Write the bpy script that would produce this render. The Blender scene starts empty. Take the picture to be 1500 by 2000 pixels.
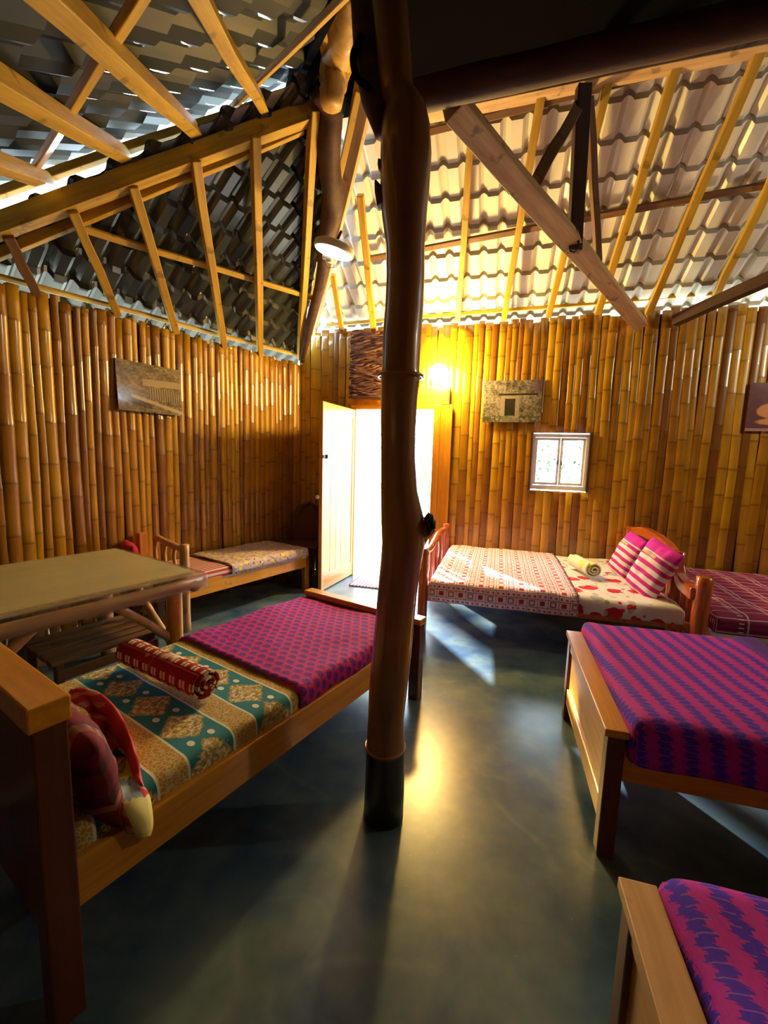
import bpy, bmesh, math, random
from mathutils import Vector, Matrix, noise
random.seed(7)
SC = bpy.context.scene
COL = SC.collection
rad = math.radians

# ------------------------------------------------------------------ camera
FPX = 830.0; H = 1.42; PIT = rad(7.14); ROL = rad(1.65)
FWD = Vector((0, math.cos(PIT), -math.sin(PIT)))
_r = Vector((1, 0, 0)); _u = _r.cross(FWD)
RT = _r*math.cos(ROL) + _u*math.sin(ROL)
UP = -_r*math.sin(ROL) + _u*math.cos(ROL)
EYE = Vector((0, 0, H))
cd = bpy.data.cameras.new('camera'); cam = bpy.data.objects.new('camera', cd); COL.objects.link(cam)
cd.sensor_fit = 'VERTICAL'; cd.sensor_height = 36; cd.sensor_width = 27; cd.lens = FPX/2000*36
cd.clip_start = .02
M = Matrix.Identity(4)
for i, v in enumerate((RT, UP, -FWD)):
    for k in range(3): M[k][i] = v[k]
M.translation = EYE
cam.matrix_world = M
SC.camera = cam

# ------------------------------------------------------------------ light
W = bpy.data.worlds.new('sky'); SC.world = W; W.use_nodes = True
bg = W.node_tree.nodes['Background']
bg.inputs[0].default_value = (.62, .82, 1.0, 1); bg.inputs[1].default_value = 9.0
SC.view_settings.view_transform = 'Standard'
SC.view_settings.look = 'None'
SC.view_settings.exposure = 0.78
SC.view_settings.gamma = 1

def light(name, kind, loc, power, col, size=.05, rot=None, **kw):
    l = bpy.data.lights.new(name, kind); l.energy = power; l.color = col
    if kind == 'POINT': l.shadow_soft_size = size
    if kind == 'SUN': l.angle = size
    for k, v in kw.items(): setattr(l, k, v)
    o = bpy.data.objects.new(name, l); COL.objects.link(o); o.location = loc
    if rot: o.rotation_euler = rot
    return o
BULB = Vector((.575, 4.76, 2.33))
LAMP2 = Vector((4.2, 2.1, 2.80))
light('pendant_bulb_light', 'POINT', LAMP2, 50, (1, .80, .50), .05)
sun = light('sun', 'SUN', (0, 8, 6), 30.0, (1, .95, .88), rad(1.5))
_sd = Vector((.37, -.93, -.33)); sun.rotation_euler = _sd.to_track_quat('-Z', 'Y').to_euler()

# ------------------------------------------------------------------ frames of the two walls
PR = Vector((-.355, 5.12, 0)); aR = rad(15.0)
NR = Vector((math.sin(aR), math.cos(aR), 0)); DR = Vector((NR.y, -NR.x, 0))
aL = rad(33.6)
COR = PR - DR*.735
DL = Vector((math.sin(aL), math.cos(aL), 0)); NL = Vector((DL.y, -DL.x, 0))
ROT_R = math.atan2(DR.y, DR.x)
ROT_L = math.atan2(-DL.y, -DL.x)
def RP(a, b, z=0): return PR + DR*a - NR*b + Vector((0, 0, z))        # along the door wall, into the room
def LP(a, b, z=0): return COR - DL*a + NL*b + Vector((0, 0, z))       # along the left wall from the corner
SR, ZR = .65, 2.97
SL, ZL = .83, 2.60
def zR(p): return ZR + SR*(-(p-PR).dot(NR))
def zL(p): return ZL + SL*((p-COR).dot(NL))
def ray(x, y): return FWD + RT*((x-750)/FPX) - UP*((y-1000)/FPX)
def hit(x, y, p0, n):
    d = ray(x, y); return EYE + d*((Vector(p0)-EYE).dot(n)/d.dot(n))
n_right = Vector((NR.x*SR, NR.y*SR, 1)); p_right = RP(0, 0, ZR)
n_left = Vector((-NL.x*SL, -NL.y*SL, 1)); p_left = LP(0, 0, ZL)
def onR(x, y, dz=0): return hit(x, y, p_right + Vector((0, 0, dz)), n_right)
def onL(x, y, dz=0): return hit(x, y, p_left + Vector((0, 0, dz)), n_left)
H2A = onL(0, 455, -.03); H2B = onL(620, 222, -.03)

# ------------------------------------------------------------------ shader helpers
class X:
    def __init__(s, nt, k): s.nt = nt; s.k = k
    def _m(s, op, *a):
        n = s.nt.nodes.new('ShaderNodeMath'); n.operation = op
        for i, v in enumerate((s,)+a):
            if isinstance(v, X): s.nt.links.new(v.k, n.inputs[i])
            else: n.inputs[i].default_value = v
        return X(s.nt, n.outputs[0])
    def __add__(s, o): return s._m('ADD', o)
    __radd__ = __add__
    def __sub__(s, o): return s._m('SUBTRACT', o)
    def __rsub__(s, o): return (s*-1)+o
    def __mul__(s, o): return s._m('MULTIPLY', o)
    __rmul__ = __mul__
    def __truediv__(s, o): return s._m('DIVIDE', o)
    def mod(s, o): return s._m('FLOORED_MODULO', o)
    def floor(s): return s._m('FLOOR')
    def abs(s): return s._m('ABSOLUTE')
    def lt(s, o): return s._m('LESS_THAN', o)
    def gt(s, o): return s._m('GREATER_THAN', o)
    def mn(s, o): return s._m('MINIMUM', o)
    def mx(s, o): return s._m('MAXIMUM', o)
    def sin(s): return s._m('SINE')
    def pow(s, o): return s._m('POWER', o)
    def sqrt(s): return s._m('SQRT')
    def cl(s): 
        r = s._m('ADD', 0.0); r.k.node.use_clamp = True; return r
def hexc(c): return c if len(c) == 4 else (*c, 1)
class P:
    def __init__(s, name):
        s.m = bpy.data.materials.new(name); s.m.use_nodes = True; s.nt = s.m.node_tree
        s.b = s.nt.nodes['Principled BSDF']; s.tc = s.nt.nodes.new('ShaderNodeTexCoord')
    def n(s, t): return s.nt.nodes.new(t)
    def sep(s, sock):
        q = s.n('ShaderNodeSeparateXYZ'); s.nt.links.new(sock, q.inputs[0]); return [X(s.nt, q.outputs[i]) for i in range(3)]
    def uv(s): return s.sep(s.tc.outputs['UV'])[:2]
    def obj(s): return s.sep(s.tc.outputs['Object'])
    def vec(s, x, y, z=0):
        q = s.n('ShaderNodeCombineXYZ')
        for i, v in enumerate((x, y, z)):
            if isinstance(v, X): s.nt.links.new(v.k, q.inputs[i])
            else: q.inputs[i].default_value = v
        return q.outputs[0]
    def noise(s, scale, det=3, vec=None, stretch=None, src='Object', rough=.55):
        q = s.n('ShaderNodeTexNoise'); q.inputs['Scale'].default_value = scale; q.inputs['Detail'].default_value = det
        q.inputs['Roughness'].default_value = rough
        v = vec or s.tc.outputs[src]
        if stretch:
            mp = s.n('ShaderNodeMapping'); mp.inputs['Scale'].default_value = stretch; s.nt.links.new(v, mp.inputs[0]); v = mp.outputs[0]
        s.nt.links.new(v, q.inputs['Vector']); return X(s.nt, q.outputs[0])
    def voro(s, scale, vec=None, feat='F1', src='Object', out='Distance'):
        q = s.n('ShaderNodeTexVoronoi'); q.feature = feat; q.inputs['Scale'].default_value = scale
        s.nt.links.new(vec or s.tc.outputs[src], q.inputs['Vector']); 
        return X(s.nt, q.outputs[out]) if out == 'Distance' else q.outputs[out]
    def attr(s, name):
        q = s.n('ShaderNodeAttribute'); q.attribute_name = name; return q.outputs['Color']
    def mix(s, a, b, f, mode='MIX'):
        q = s.n('ShaderNodeMix'); q.data_type = 'RGBA'; q.blend_type = mode; q.clamp_factor = True
        for k, v in ((6, a), (7, b)):
            if isinstance(v, (tuple, list)): q.inputs[k].default_value = hexc(v)
            else: s.nt.links.new(v, q.inputs[k])
        if isinstance(f, X): s.nt.links.new(f.k, q.inputs[0])
        else: q.inputs[0].default_value = f
        return q.outputs[2]
    def ramp(s, x, stops):
        q = s.n('ShaderNodeValToRGB'); s.nt.links.new(x.k, q.inputs[0]); e = q.color_ramp.elements
        while len(e) < len(stops): e.new(.5)
        for i, (p, c) in enumerate(stops): e[i].position = p; e[i].color = hexc(c)
        return q.outputs[0]
    def bump(s, h, st=.3, dist=.01):
        q = s.n('ShaderNodeBump'); q.inputs['Strength'].default_value = st; q.inputs['Distance'].default_value = dist
        s.nt.links.new(h.k, q.inputs['Height']); s.nt.links.new(q.outputs[0], s.b.inputs['Normal'])
    def out(s, col, rough=.6, coat=0, spec=None, **kw):
        if isinstance(col, (tuple, list)): s.b.inputs['Base Color'].default_value = hexc(col)
        else: s.nt.links.new(col, s.b.inputs['Base Color'])
        if isinstance(rough, X): s.nt.links.new(rough.k, s.b.inputs['Roughness'])
        else: s.b.inputs['Roughness'].default_value = rough
        s.b.inputs['Coat Weight'].default_value = coat; s.b.inputs['Coat Roughness'].default_value = .12
        if spec is not None: s.b.inputs['Specular IOR Level'].default_value = spec
        for k, v in kw.items(): s.b.inputs[k].default_value = v
        return s.m

def wood(name, c1, c2, rough=.45, coat=.2, axis=0, knots=.0, scale=1.0):
    p = P(name); st = [22*scale]*3; st[axis] = 1.6*scale
    g = p.noise(1.0, 4, stretch=tuple(st))
    f = p.noise(1.0, 2, stretch=tuple(v*5 for v in st))
    c = p.ramp(g*.75 + f*.25, [(.3, c1), (.68, c2)])
    w = p.noise(2.2, 2)
    c = p.mix(c, c1, ((w-.52)*3).cl()*.5)
    if knots:
        v = p.noise(9, 3); c = p.mix(c, (.02, .01, .005), ((v-.64)*14).cl()*knots)
    p.bump(g, .12)
    return p.out(c, rough, coat)
def plain(name, col, rough=.5, **kw):
    p = P(name); n = p.noise(14, 3)
    c = p.mix(col, tuple(v*.72 for v in col), n*.8)
    return p.out(c, rough, **kw)

# ------------------------------------------------------------------ object helpers
def tag(o, label=None, cat=None, group=None, kind=None):
    if label: o['label'] = label
    if cat: o['category'] = cat
    if group: o['group'] = group
    if kind: o['kind'] = kind
    return o
def thing(name, label, cat, loc=(0, 0, 0), rz=0, group=None):
    o = bpy.data.objects.new(name, None); COL.objects.link(o); o.empty_display_size = .05
    o.location = loc; o.rotation_euler = (0, 0, rz)
    return tag(o, label, cat, group)
def mk(name, bm, mat, parent=None, smooth=False, bevel=0, loc=None, rz=None, mw=None):
    me = bpy.data.meshes.new(name); bmesh.ops.recalc_face_normals(bm, faces=bm.faces); bm.to_mesh(me); bm.free()
    o = bpy.data.objects.new(name, me); COL.objects.link(o)
    for m_ in (mat if isinstance(mat, list) else [mat]): me.materials.append(m_)
    if smooth:
        for f in me.polygons: f.use_smooth = True
    if bevel:
        b = o.modifiers.new('bevel', 'BEVEL'); b.width = bevel; b.segments = 2; b.limit_method = 'ANGLE'
    if parent: o.parent = parent
    if loc is not None: o.location = loc
    if rz is not None: o.rotation_euler = (0, 0, rz)
    if mw is not None: o.matrix_world = mw
    return o
def BM(): return bmesh.new()
def box(bm, x0, x1, y0, y1, z0, z1):
    v = [bm.verts.new(p) for p in ((x0,y0,z0),(x1,y0,z0),(x1,y1,z0),(x0,y1,z0),(x0,y0,z1),(x1,y0,z1),(x1,y1,z1),(x0,y1,z1))]
    for q in ((3,2,1,0),(4,5,6,7),(0,1,5,4),(1,2,6,5),(2,3,7,6),(3,0,4,7)): bm.faces.new([v[i] for i in q])
    return v
def tube(bm, pts, radii, seg=12, cap=True, wob=0, seed=0, flat=None):
    pts = [Vector(p) for p in pts]; rings = []
    ref = Vector((0, 0, 1))
    d0 = (pts[-1]-pts[0]).normalized()
    if abs(d0.z) > .8: ref = Vector((1, 0, 0))
    for i, p in enumerate(pts):
        d = (pts[min(i+1, len(pts)-1)] - pts[max(i-1, 0)]).normalized()
        a = d.cross(ref).normalized(); b = a.cross(d)
        r = radii[i] if isinstance(radii, (list, tuple)) else radii
        ring = []
        for k in range(seg):
            t = 2*math.pi*k/seg; rr = r
            if wob: rr *= 1 + wob*noise.noise(Vector((math.cos(t)*1.3+seed, math.sin(t)*1.3, i*.37+seed)))
            ring.append(bm.verts.new(p + a*math.cos(t)*rr + b*math.sin(t)*rr))
        rings.append(ring)
    for i in range(len(rings)-1):
        for k in range(seg):
            bm.faces.new((rings[i][k], rings[i][(k+1) % seg], rings[i+1][(k+1) % seg], rings[i+1][k]))
    if cap:
        bm.faces.new(rings[0][::-1]); bm.faces.new(rings[-1])
    return rings
def smoothpts(pts, n):
    """Catmull-Rom through pts (tuples of any length)"""
    out = []; N = len(pts)
    for i in range(N-1):
        p0 = pts[max(i-1, 0)]; p1 = pts[i]; p2 = pts[i+1]; p3 = pts[min(i+2, N-1)]
        for k in range(n):
            t = k/n
            out.append(tuple(.5*((2*b)+(-a+c)*t+(2*a-5*b+4*c-d)*t*t+(-a+3*b-3*c+d)*t**3) for a, b, c, d in zip(p0, p1, p2, p3)))
    out.append(tuple(pts[-1])); return out
def axis_mw(p, q, upv=Vector((0, 0, 1))):
    x = (q-p).normalized()
    if abs(x.dot(upv)) > .97: upv = Vector((0, 1, 0))
    y = upv.cross(x).normalized(); z = x.cross(y)
    m = Matrix.Identity(4)
    for i, v in enumerate((x, y, z)):
        for k in range(3): m[k][i] = v[k]
    m.translation = p; return m
def timber(name, p, q, w, h, mat, label, group=None, upv=Vector((0, 0, 1)), w2=None, cat='rafter', bow=0, ext0=0, ext1=0):
    p = Vector(p); q = Vector(q); d = (q-p).normalized(); p = p-d*ext0; q = q+d*ext1; L = (q-p).length
    bm = BM(); n = max(4, int(L/.25)); w2 = w2 or w; rings = []; s = random.random()*90
    for i in range(n+1):
        t = i/n; ww = w+(w2-w)*t; hh = h*(w2/w*t+1-t)
        oy = bow*math.sin(math.pi*t)+.008*noise.noise(Vector((s, t*3, 0))); oz = .008*noise.noise(Vector((s, 5, t*3)))
        k = 1+.08*noise.noise(Vector((s, 9, t*5)))
        rings.append([bm.verts.new((L*t, y*ww/2*k+oy, z*hh/2*k+oz)) for y, z in ((-1,-1),(1,-1),(1,1),(-1,1))])
    for i in range(n):
        for k in range(4): bm.faces.new((rings[i][k], rings[i][(k+1) % 4], rings[i+1][(k+1) % 4], rings[i+1][k]))
    bm.faces.new(rings[0][::-1]); bm.faces.new(rings[-1])
    o = mk(name, bm, mat, bevel=.005); o.matrix_world = axis_mw(p, q, upv)
    return tag(o, label, cat, group)
def log(name, pts, radii, mat, label, cat, group=None, parent=None, seg=14, wob=.15, sub=5):
    base = Vector(pts[0]); r = radii if isinstance(radii, (list, tuple)) else [radii]*len(pts)
    q = smoothpts([(*(Vector(p)-base), rr) for p, rr in zip(pts, r)], sub)
    bm = BM(); tube(bm, [v[:3] for v in q], [v[3] for v in q], seg, wob=wob, seed=random.random()*50)
    o = mk(name, bm, mat, parent, smooth=True); o.location = base
    return tag(o, label, cat, group)

# ------------------------------------------------------------------ materials
def bamboo_mat():
    p = P('bamboo'); a = p.attr('tint')
    s = p.sep(a)          # r: culm tone, g: node ring, b: local
    st = p.noise(1, 3, stretch=(60, 60, 1.5)); bl = p.noise(3.2, 3)
    c = p.ramp(s[0]*.6+bl*.4, [(.22, (.19, .070, .002)), (.5, (.37, .165, .004)), (.8, (.54, .295, .010))])
    c = p.mix(c, (.16, .05, .008), ((st-.5)*2.5).cl()*.45)
    c = p.mix(c, (.09, .03, .004), s[1]*.6)
    p.bump(st, .08)
    return p.out(c, .26 + bl*.12, .55, spec=.6)
M_BAMBOO = bamboo_mat()
M_YWOOD = wood('yellow_sawn_wood', (.32, .175, .012), (.62, .39, .035), .55, .0, 0, .5)
M_BWOOD = wood('brown_sawn_wood', (.10, .045, .018), (.24, .12, .045), .6, .0, 0, .4)
M_PWOOD = wood('pale_sawn_wood', (.34, .20, .09), (.62, .42, .22), .65, 0, 0, .5)
M_DWOOD = wood('dark_log_wood', (.030, .010, .005), (.085, .032, .014), .7, .0, 0, .2)
M_BED = wood('varnished_orange_wood', (.50, .19, .008), (.78, .37, .022), .32, .5, 0, .25)
M_BEDY = wood('varnished_orange_wood_across', (.50, .19, .008), (.78, .37, .022), .32, .5, 1, .25)
M_BEDZ = wood('varnished_orange_wood_upright', (.42, .15, .008), (.70, .31, .020), .32, .5, 2, .25)
M_LEG = wood('dark_red_bed_post', (.07, .014, .005), (.15, .035, .010), .4, .3, 2, .3)
M_RED = wood('red_stained_log', (.30, .045, .010), (.62, .14, .025), .25, .7, 2, .2)
M_REDX = wood('red_stained_wood', (.30, .045, .010), (.62, .14, .025), .25, .7, 1, .2)
M_PALEZ = wood('pale_round_wood', (.42, .20, .07), (.70, .42, .18), .45, .3, 2, .4)
M_TABX = wood('weathered_pole_wood', (.20, .10, .05), (.42, .25, .13), .5, .2, 0, .4)
M_DOOR = wood('honey_door_wood', (.62, .26, .035), (.86, .46, .08), .35, .4, 2, .0)
M_DARK = plain('shade_black', (.0022, .0018, .0018), .95, spec=.05)  # near black holds the unlit roof's darkness; also colours the cable
def pole_mat():
    p = P('varnished_pole_wood'); x, y, z = p.obj()
    g = p.noise(1, 4, stretch=(16, 16, 1.2)); b = p.noise(3, 3)
    c = p.ramp(g*.5+b*.5, [(.3, (.16, .06, .018)), (.55, (.34, .155, .045)), (.75, (.50, .26, .08))])
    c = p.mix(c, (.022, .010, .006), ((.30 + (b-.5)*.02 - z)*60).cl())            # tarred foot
    c = p.mix(c, (.045, .018, .010), ((z - 2.15)*1.1).cl()*.9)                     # darker towards the top
    p.bump(g, .25)
    return p.out(c, .25 + b*.15, .7)
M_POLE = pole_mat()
def tile_mat(name, c1, c2, rough, spec=.5):
    p = P(name); a = p.attr('tint'); s = p.sep(a); n = p.noise(2.5, 3)
    c = p.mix(c1, c2, n*.6 + s[0]*.4); c = p.mix(c, tuple(k*.35 for k in c1), s[1]*.8)
    return p.out(c, rough, 0, spec=spec)
M_TILE_PALE = tile_mat('cream_roof_tile', (.78, .75, .66), (.66, .64, .60), .30)
M_TILE_HIGH = tile_mat('shaded_roof_tile', (.018, .024, .026), (.030, .036, .036), .5, .22)  # darker copy of the left roof tile; the high roof's dimness is painted in
M_TILE_DARK = tile_mat('dark_roof_tile', (.022, .028, .028), (.042, .048, .044), .22)  # same tile build as the cream sheets, in a darker tone
def floor_mat():
    p = P('polished_cement'); n = p.noise(1.1, 5, rough=.6); m = p.noise(3.5, 4, rough=.5); w = p.noise(.9, 3, stretch=(1, 2.5, 1))
    c = p.mix((.007, .040, .15), (.050, .12, .18), ((n-.26)*2.2).cl()); c = p.mix(c, (.17, .24, .22), ((m-.36)*2.6).cl()*.75)
    sp = p.noise(120, 1); c = p.mix(c, (.6, .62, .6), ((sp-.78)*20).cl()*.5)
    for k_, (sc, off, wd_, am) in enumerate(((.6, .50, .012, .16), (.9, .44, .010, .10), (.5, .55, .05, .14))):      # trowel swirls
        sw = p.noise(sc, 2, stretch=(1, 1.6 - .5*k_, 1+k_)); c = p.mix(c, (.34, .40, .36), (1.0-(sw-off).abs()/wd_).cl()*am*((m-.3)*2.4).cl())
    return p.out(c, .27, .0, spec=.6)
M_FLOOR = floor_mat()

# ------------------------------------------------------------------ floor, outside ground
def poly(name, pts, z, mat, th=.1):
    bm = BM(); t = [bm.verts.new((p[0], p[1], z)) for p in pts]; b = [bm.verts.new((p[0], p[1], z-th)) for p in pts]
    n = len(pts); bm.faces.new(t); bm.faces.new(b[::-1])
    for i in range(n): bm.faces.new((t[i], b[i], b[(i+1) % n], t[(i+1) % n]))
    return mk(name, bm, mat)
CA = RP(-.735, 0); CB = RP(6.0, 0); CC = Vector((4.1, -1.9, 0)); CE = LP(5.0, 0); CD = CE + Vector((.833, -.553, 0))*5.9
o = poly('floor', [CA, CB, CC, CD, CE], 0, M_FLOOR); o['kind'] = 'structure'
pg = P('pale_ground'); ng = pg.noise(2, 4)
M_GROUND = pg.out(pg.mix((.55, .50, .42), (.38, .40, .30), ng), .9)
bm = BM(); box(bm, -14, 14, -8, 20, -.16, -.105); o = mk('ground', bm, M_GROUND); o['kind'] = 'structure'

# ------------------------------------------------------------------ bamboo walls
def bamboo_wall(name, org, d, inn, L, top, holes, wr, flat, seed, label):
    """split culms from x=0..L along d; inn points into the room; holes = (x0,x1,z0,z1)"""
    rnd = random.Random(seed); bm = BM(); lay = bm.loops.layers.float_color.new('tint')
    x = 0
    while x < L:
        w = rnd.uniform(*wr); cx = x+w/2; x += w*.93
        segs = [(0, top(cx)+rnd.uniform(-.025, .03))]
        for hx0, hx1, hz0, hz1 in holes:
            if cx > hx0 and cx < hx1:
                new = []
                for s0, s1 in segs:
                    if hz0 > s0+.03: new.append((s0, min(hz0, s1)))
                    if hz1 < s1-.03: new.append((max(hz1, s0), s1))
                segs = new
        tone = rnd.random(); lean = rnd.uniform(-.012, .012); ph = rnd.uniform(0, .3); sd = rnd.random()*60
        nodes = []; z = ph*.8
        while z < 3.4: nodes.append(z); z += rnd.uniform(.24, .40)
        off = rnd.uniform(0, .008)
        for s0, s1 in segs:
            bx = [org + d*(cx+sx*w*.62) + inn*(-.012+sy) for sy in (0, -.01) for sx in (-1, 1)]
            bv = [[bm.verts.new((q.x, q.y, z)) for q in (bx[0], bx[1], bx[3], bx[2])] for z in (s0, s1-.03)]
            for k in range(4):
                f = bm.faces.new((bv[0][k], bv[0][(k+1) % 4], bv[1][(k+1) % 4], bv[1][k]))
                for lp in f.loops: lp[lay] = (0, .9, 0, 1)
            zs = {round(s0, 4), round(s1, 4)}
            for nz in nodes:
                for q in (-.012, -.004, .004, .014, .12):
                    if s0 < nz+q < s1: zs.add(round(nz+q, 4))
            zs = sorted(zs); rings = []; info = []
            for z in zs:
                dn = min(abs(z-nz) for nz in nodes)
                bul = 1.05 if dn < .006 else (1.0 if dn < .02 else .965)
                r = w/2*bul*1.06
                wx = cx + lean*(z-1.4) + .010*noise.noise(Vector((sd, z*1.1, 0)))
                ring = []
                for k in range(8):
                    t = math.pi*k/7
                    p_ = org + d*(wx - math.cos(t)*r) + inn*(math.sin(t)*r*flat*(1 if bul > .99 else .96)+off)
                    ring.append(bm.verts.new((p_.x, p_.y, z)))
                rings.append(ring); info.append(1.0 if dn < .006 else (.25 if dn < .016 else 0))
            for i in range(len(rings)-1):
                for k in range(8):
                    k2 = (k+1) % 8
                    f = bm.faces.new((rings[i][k], rings[i][k2], rings[i+1][k2], rings[i+1][k])); f.smooth = k < 7
                    vals = (info[i], info[i], info[i+1], info[i+1])
                    for lp, v in zip(f.loops, vals): lp[lay] = (tone, v, 0, 1)
            for rg in (rings[0], rings[-1][::-1]):
                f = bm.faces.new(rg)
                for lp in f.loops: lp[lay] = (tone, .3, 0, 1)
    o = mk(name, bm, M_BAMBOO); o['kind'] = 'structure'; o['label'] = label
    return o
bamboo_wall('wall_left', COR, -DL, NL, 5.0, lambda x: 2.50 + .01*math.sin(x*3), [], (.052, .090), .5, 3, 'wall of dark varnished upright bamboo culms on the left')
bamboo_wall('wall_right', CA, DR, -NR, 6.73, lambda x: 2.86 + .012*x + .01*math.sin(x*2), [(.72, 1.68, -1, 2.0), (2.72, 3.30, 1.13, 1.74)], (.060, .095), .26, 5, 'wall of split varnished bamboo with the door and the small window')
M_BACK = plain('dark_plank_wall', (.12, .055, .02), .7)

# ------------------------------------------------------------------ upper roof planes
eH = Vector((-DL.y, DL.x, 0))                       # horizontal direction of the upper left roof's courses
U_A = hit(0, 362, H2A, Vector((0, 1, 0))); U_B = hit(622, 151, H2B, Vector((0, 1, 0)))
n_up = eH.cross(U_B-U_A).normalized()
if n_up.z < 0: n_up = -n_up
gU = Vector((-n_up.x/n_up.z, -n_up.y/n_up.z, 0))
def zU(p): return max(U_A.z + gU.dot(Vector((p.x, p.y, 0))-Vector((U_A.x, U_A.y, 0))), 2.30)
def onU(x, y, dz=0): return hit(x, y, U_A + Vector((0, 0, dz)), n_up)

def tiles(name, org, along, up, slope, z0, a0, a1, b0, b1, mat, cuts, label, period=.16, row=.205, amp=.036, saw=.032, zclip=None, phase=0):
    """wavy tile sheets: org + along*a + up*b (horizontal), height z0+slope*b"""
    bm = BM(); lay = bm.loops.layers.float_color.new('tint')
    na = int((a1-a0)/period*8)
    bs = []; b = b0; r = 0
    while b < b1:
        e = min(b+row, b1); bs += [(b, 0.0, r), (b+(e-b)*.5, saw*.5, r), (e-.006, saw, r)]; b = e; r += 1
    grid = []
    for bb, s, r in bs:
        line = []
        for i in range(na+1):
            a = a0+(a1-a0)*i/na; t = ((a+phase)/period) % 1.0
            wv = (0 if t < .50 else math.sin(math.pi*(t-.50)/.50))
            z = z0 + slope*bb + amp*wv - s + saw*.5
            p_ = org + along*a + up*bb
            if zclip: z = max(z, zclip + amp*wv - s)
            line.append(bm.verts.new((p_.x, p_.y, z)))
        grid.append(line)
    for j in range(len(grid)-1):
        step = bs[j][2] != bs[j+1][2]
        rt = random.Random(bs[j][2]*7+1)
        for i in range(na):
            f = bm.faces.new((grid[j][i], grid[j][i+1], grid[j+1][i+1], grid[j+1][i])); f.smooth = False
            v = 1.0 if step else 0
            for lp in f.loops: lp[lay] = (.5, v, 0, 1)
    for co, no in cuts:
        bmesh.ops.bisect_plane(bm, geom=bm.verts[:]+bm.edges[:]+bm.faces[:], plane_co=co, plane_no=no, clear_outer=True)
    o = mk(name, bm, mat); s_ = o.modifiers.new('thick', 'SOLIDIFY'); s_.thickness = .006; s_.offset = 1
    o['kind'] = 'structure'; o['label'] = label
    return o
bis = (-DL + DR).normalized(); hip_n = Vector((-bis.y, bis.x, 0))      # points to the door wall's side
if hip_n.dot(DR) < 0: hip_n = -hip_n
h2d = Vector((H2B.x-H2A.x, H2B.y-H2A.y, 0)).normalized(); h2n = Vector((h2d.y, -h2d.x, 0))   # to the camera side
NH = h2n*-.14
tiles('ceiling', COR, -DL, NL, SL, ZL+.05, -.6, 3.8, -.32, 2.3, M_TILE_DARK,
      [(COR, hip_n), (H2A, (H2B-NH-H2A).cross(Vector((0, 0, 1))))], 'dark wavy tile sheets sloping down to the left wall', row=.165, amp=.042, saw=.036)
tiles('ceiling', PR, DR, -NR, SR, ZR+.06, -1.4, 6.4, -.30, 1.62, M_TILE_PALE,
      [(COR, -hip_n)], 'cream wavy tile sheets sloping down to the door wall')
_o = Vector((U_A.x, U_A.y, 0))
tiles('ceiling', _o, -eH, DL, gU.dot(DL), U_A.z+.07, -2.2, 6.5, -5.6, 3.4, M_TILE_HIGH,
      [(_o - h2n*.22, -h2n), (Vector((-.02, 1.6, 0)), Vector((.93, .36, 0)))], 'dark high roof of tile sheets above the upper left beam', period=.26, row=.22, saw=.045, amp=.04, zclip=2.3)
# ceiling above the right hand beam; its unlit dark is put into the colour
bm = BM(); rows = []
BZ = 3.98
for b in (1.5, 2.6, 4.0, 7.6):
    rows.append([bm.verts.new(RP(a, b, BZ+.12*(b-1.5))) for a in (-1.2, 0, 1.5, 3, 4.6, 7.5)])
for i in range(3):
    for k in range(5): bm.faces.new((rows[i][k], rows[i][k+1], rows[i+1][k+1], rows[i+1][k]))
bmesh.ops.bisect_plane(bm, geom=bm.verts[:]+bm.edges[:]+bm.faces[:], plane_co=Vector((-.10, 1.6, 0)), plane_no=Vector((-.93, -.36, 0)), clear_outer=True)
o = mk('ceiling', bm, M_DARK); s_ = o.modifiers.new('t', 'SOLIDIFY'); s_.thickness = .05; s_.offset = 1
o['kind'] = 'structure'; o['label'] = 'ceiling above the big right hand beam, its unlit dark painted as black'
# upright board closing the step between the two high ceilings
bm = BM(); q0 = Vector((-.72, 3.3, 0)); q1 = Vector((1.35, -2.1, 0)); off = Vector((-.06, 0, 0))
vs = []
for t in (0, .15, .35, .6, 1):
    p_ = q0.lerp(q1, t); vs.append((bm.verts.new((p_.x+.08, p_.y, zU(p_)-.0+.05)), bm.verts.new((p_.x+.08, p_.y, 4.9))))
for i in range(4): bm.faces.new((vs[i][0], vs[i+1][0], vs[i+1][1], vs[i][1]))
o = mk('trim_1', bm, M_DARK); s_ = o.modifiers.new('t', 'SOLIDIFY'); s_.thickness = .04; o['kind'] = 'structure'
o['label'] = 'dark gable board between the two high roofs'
# plain walls behind the camera
def plain_wall(name, p, q, z1, z2):
    bm = BM(); d = (q-p).normalized(); n = Vector((-d.y, d.x, 0))*.06
    v = [bm.verts.new(c) for c in (p, q, q+Vector((0, 0, z2)), p+Vector((0, 0, z1)))]
    w = [bm.verts.new(c.co+n) for c in v]
    bm.faces.new(v); bm.faces.new(w[::-1])
    for i in range(4): bm.faces.new((v[i], w[i], w[(i+1) % 4], v[(i+1) % 4]))
    o = mk(name, bm, M_BACK); o['kind'] = 'structure'; return o
plain_wall('wall_east', CC, CB, 4.55, 3.3)
plain_wall('wall_south', CD, CC, 4.6, 4.55)
plain_wall('wall_back', CE, CD, 2.36, 4.6)

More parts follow.
